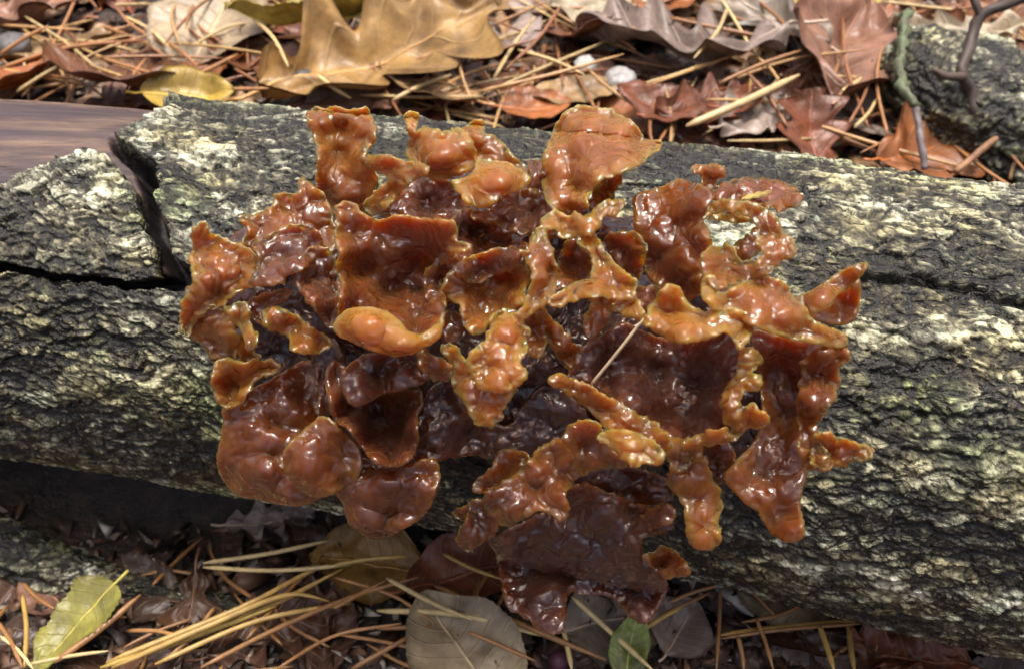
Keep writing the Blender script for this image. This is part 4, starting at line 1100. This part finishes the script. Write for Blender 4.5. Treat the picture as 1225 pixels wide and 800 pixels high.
leaf('bud_scale', on_fungus(906, 236, 2.75), .42, (.62, .47, .12), 'oval', D2R(8), pitch=.3, roll=-.5, wide=1.1, stalk=False, label='tiny yellow bud scale stuck on the fungus beside the ring opening', category='bud scale')
pebble('berry', gp(668, 790, .6), .22, (.085, .018, .045), (1, 1, .95), .03, M_TWIG, label='small dark purple berry beside the beige leaf', category='berry')
for i, (px, py, r, c, lab) in enumerate([(742, 96, .55, (.42, .42, .40), 'angular pale grey stone among the needles behind the log'), (700, 78, .4, (.5, .5, .48), 'small whitish pebble beside the angular grey stone'),
        (15, 55, .6, (.10, .10, .10), 'dark grey stone at the foot of the needle heap'), (365, 95, .5, (.07, .07, .065), 'dark stone beside the large ochre oak leaf'), (519, 72, .22, (.55, .58, .25), 'tiny pale yellow green seed behind the fungus tower')]):
    pebble('pebble', gp(px, py, .8), r, c, label=lab, category='stone' if i < 4 else 'seed', **({'group': 'stones in the litter'} if i < 4 else {}))
# crumbs of bark, leaf and soil
def crumbs():
    V, Fc = [], []
    k = 0
    for i in range(4200):
        if i < 2800: px, py = random.uniform(-60, 1285), random.uniform(-40, 220)
        else: px, py = random.uniform(-40, 1265), random.uniform(600, 850)
        r = ray(np.array([px]), np.array([py]))[0]
        P = CAM + r * ((1.6 if py < 300 else 0.0) - CAM[2]) / r[2]
        P[2] = float(ground_z(P[0], P[1])) + .12
        sz = random.uniform(.08, .34)
        pts = RNG.normal(size=(4, 3)) * sz * (1, 1, .45)
        V.append(P + pts); Fc += [(k, k + 1, k + 2), (k, k + 3, k + 1), (k + 1, k + 3, k + 2), (k, k + 2, k + 3)]; k += 4
    o = add('litter_crumbs', new_mesh('litter_crumbs', np.vstack(V), np.array(Fc), smooth=False), M_CRUMB, kind='stuff', label='loose crumbs of bark leaf and soil on the ground', category='litter')
def make_crumb():
    m, nt, b = mat_new('crumb'); N = NT(nt)
    r = N.n('ShaderNodeNewGeometry').outputs['Random Per Island']
    N.l(N.ramp(r, [(0.0, (.03, .022, .018)), (.4, (.10, .055, .035)), (.7, (.22, .13, .08)), (.9, (.30, .26, .22)), (1.0, (.45, .42, .36))]), b.inputs['Base Color'])
    b.inputs['Roughness'].default_value = .5
    return m
M_CRUMB = make_crumb()
crumbs()

def far_litter():
    """leaf carpet around the spot, outside what the photograph shows"""
    V, Fq, lu, lv, n0 = [], [], [], [], 0
    nu, nv = 16, 7
    u = np.linspace(0.01, .99, nu)[:, None] * np.ones((1, nv)); v = np.linspace(-1, 1, nv)[None, :] * np.ones((nu, 1))
    f = grid_faces(nu, nv)
    for i in range(900):
        x, y = random.uniform(-40, 40), random.uniform(-34, 62)
        qx, qy, qd = project(np.array([x, y, 1.0]))
        if qd > 0 and -120 < qx < 1345 and -110 < qy < 900: continue
        if abs(y - float(np.interp(x, AX_X, AX_Y))) < 5.5: continue
        ln = random.uniform(3, 6); w = leaf_width(random.choice(['oak', 'oval', 'birch']), u); sd = random.uniform(0, 99)
        P = np.stack([u - .5, v * w, .1 * np.abs(v) * w + .25 * (u - .5) ** 2 + .06 * fbm(u * 3 + sd, v, sd, 2)], -1).reshape(-1, 3) * ln
        P = P @ rot_m(random.uniform(0, 6.3), random.uniform(-.2, .2), random.uniform(-.2, .2)).T
        r = math.hypot(x, y); near = math.exp(-(max(r - 35, 0) / 20) ** 2)
        P = P + (x, y, float(ground_z(x, y)) * near + (1 - near) * 1.5 + random.uniform(.1, .5))
        V.append(P); Fq.append(f + n0); n0 += len(P); lu.append(u.ravel()); lv.append(v.ravel())
    me = new_mesh('leaf_litter', np.vstack(V), np.vstack(Fq), {'lu': np.concatenate(lu), 'lv': np.concatenate(lv)})
    o = add('leaf_litter', me, M_LEAF, kind='stuff', label='carpet of brown dead leaves covering the forest floor around', category='litter')
    o.color = (.26, .13, .07, 1)
far_litter()
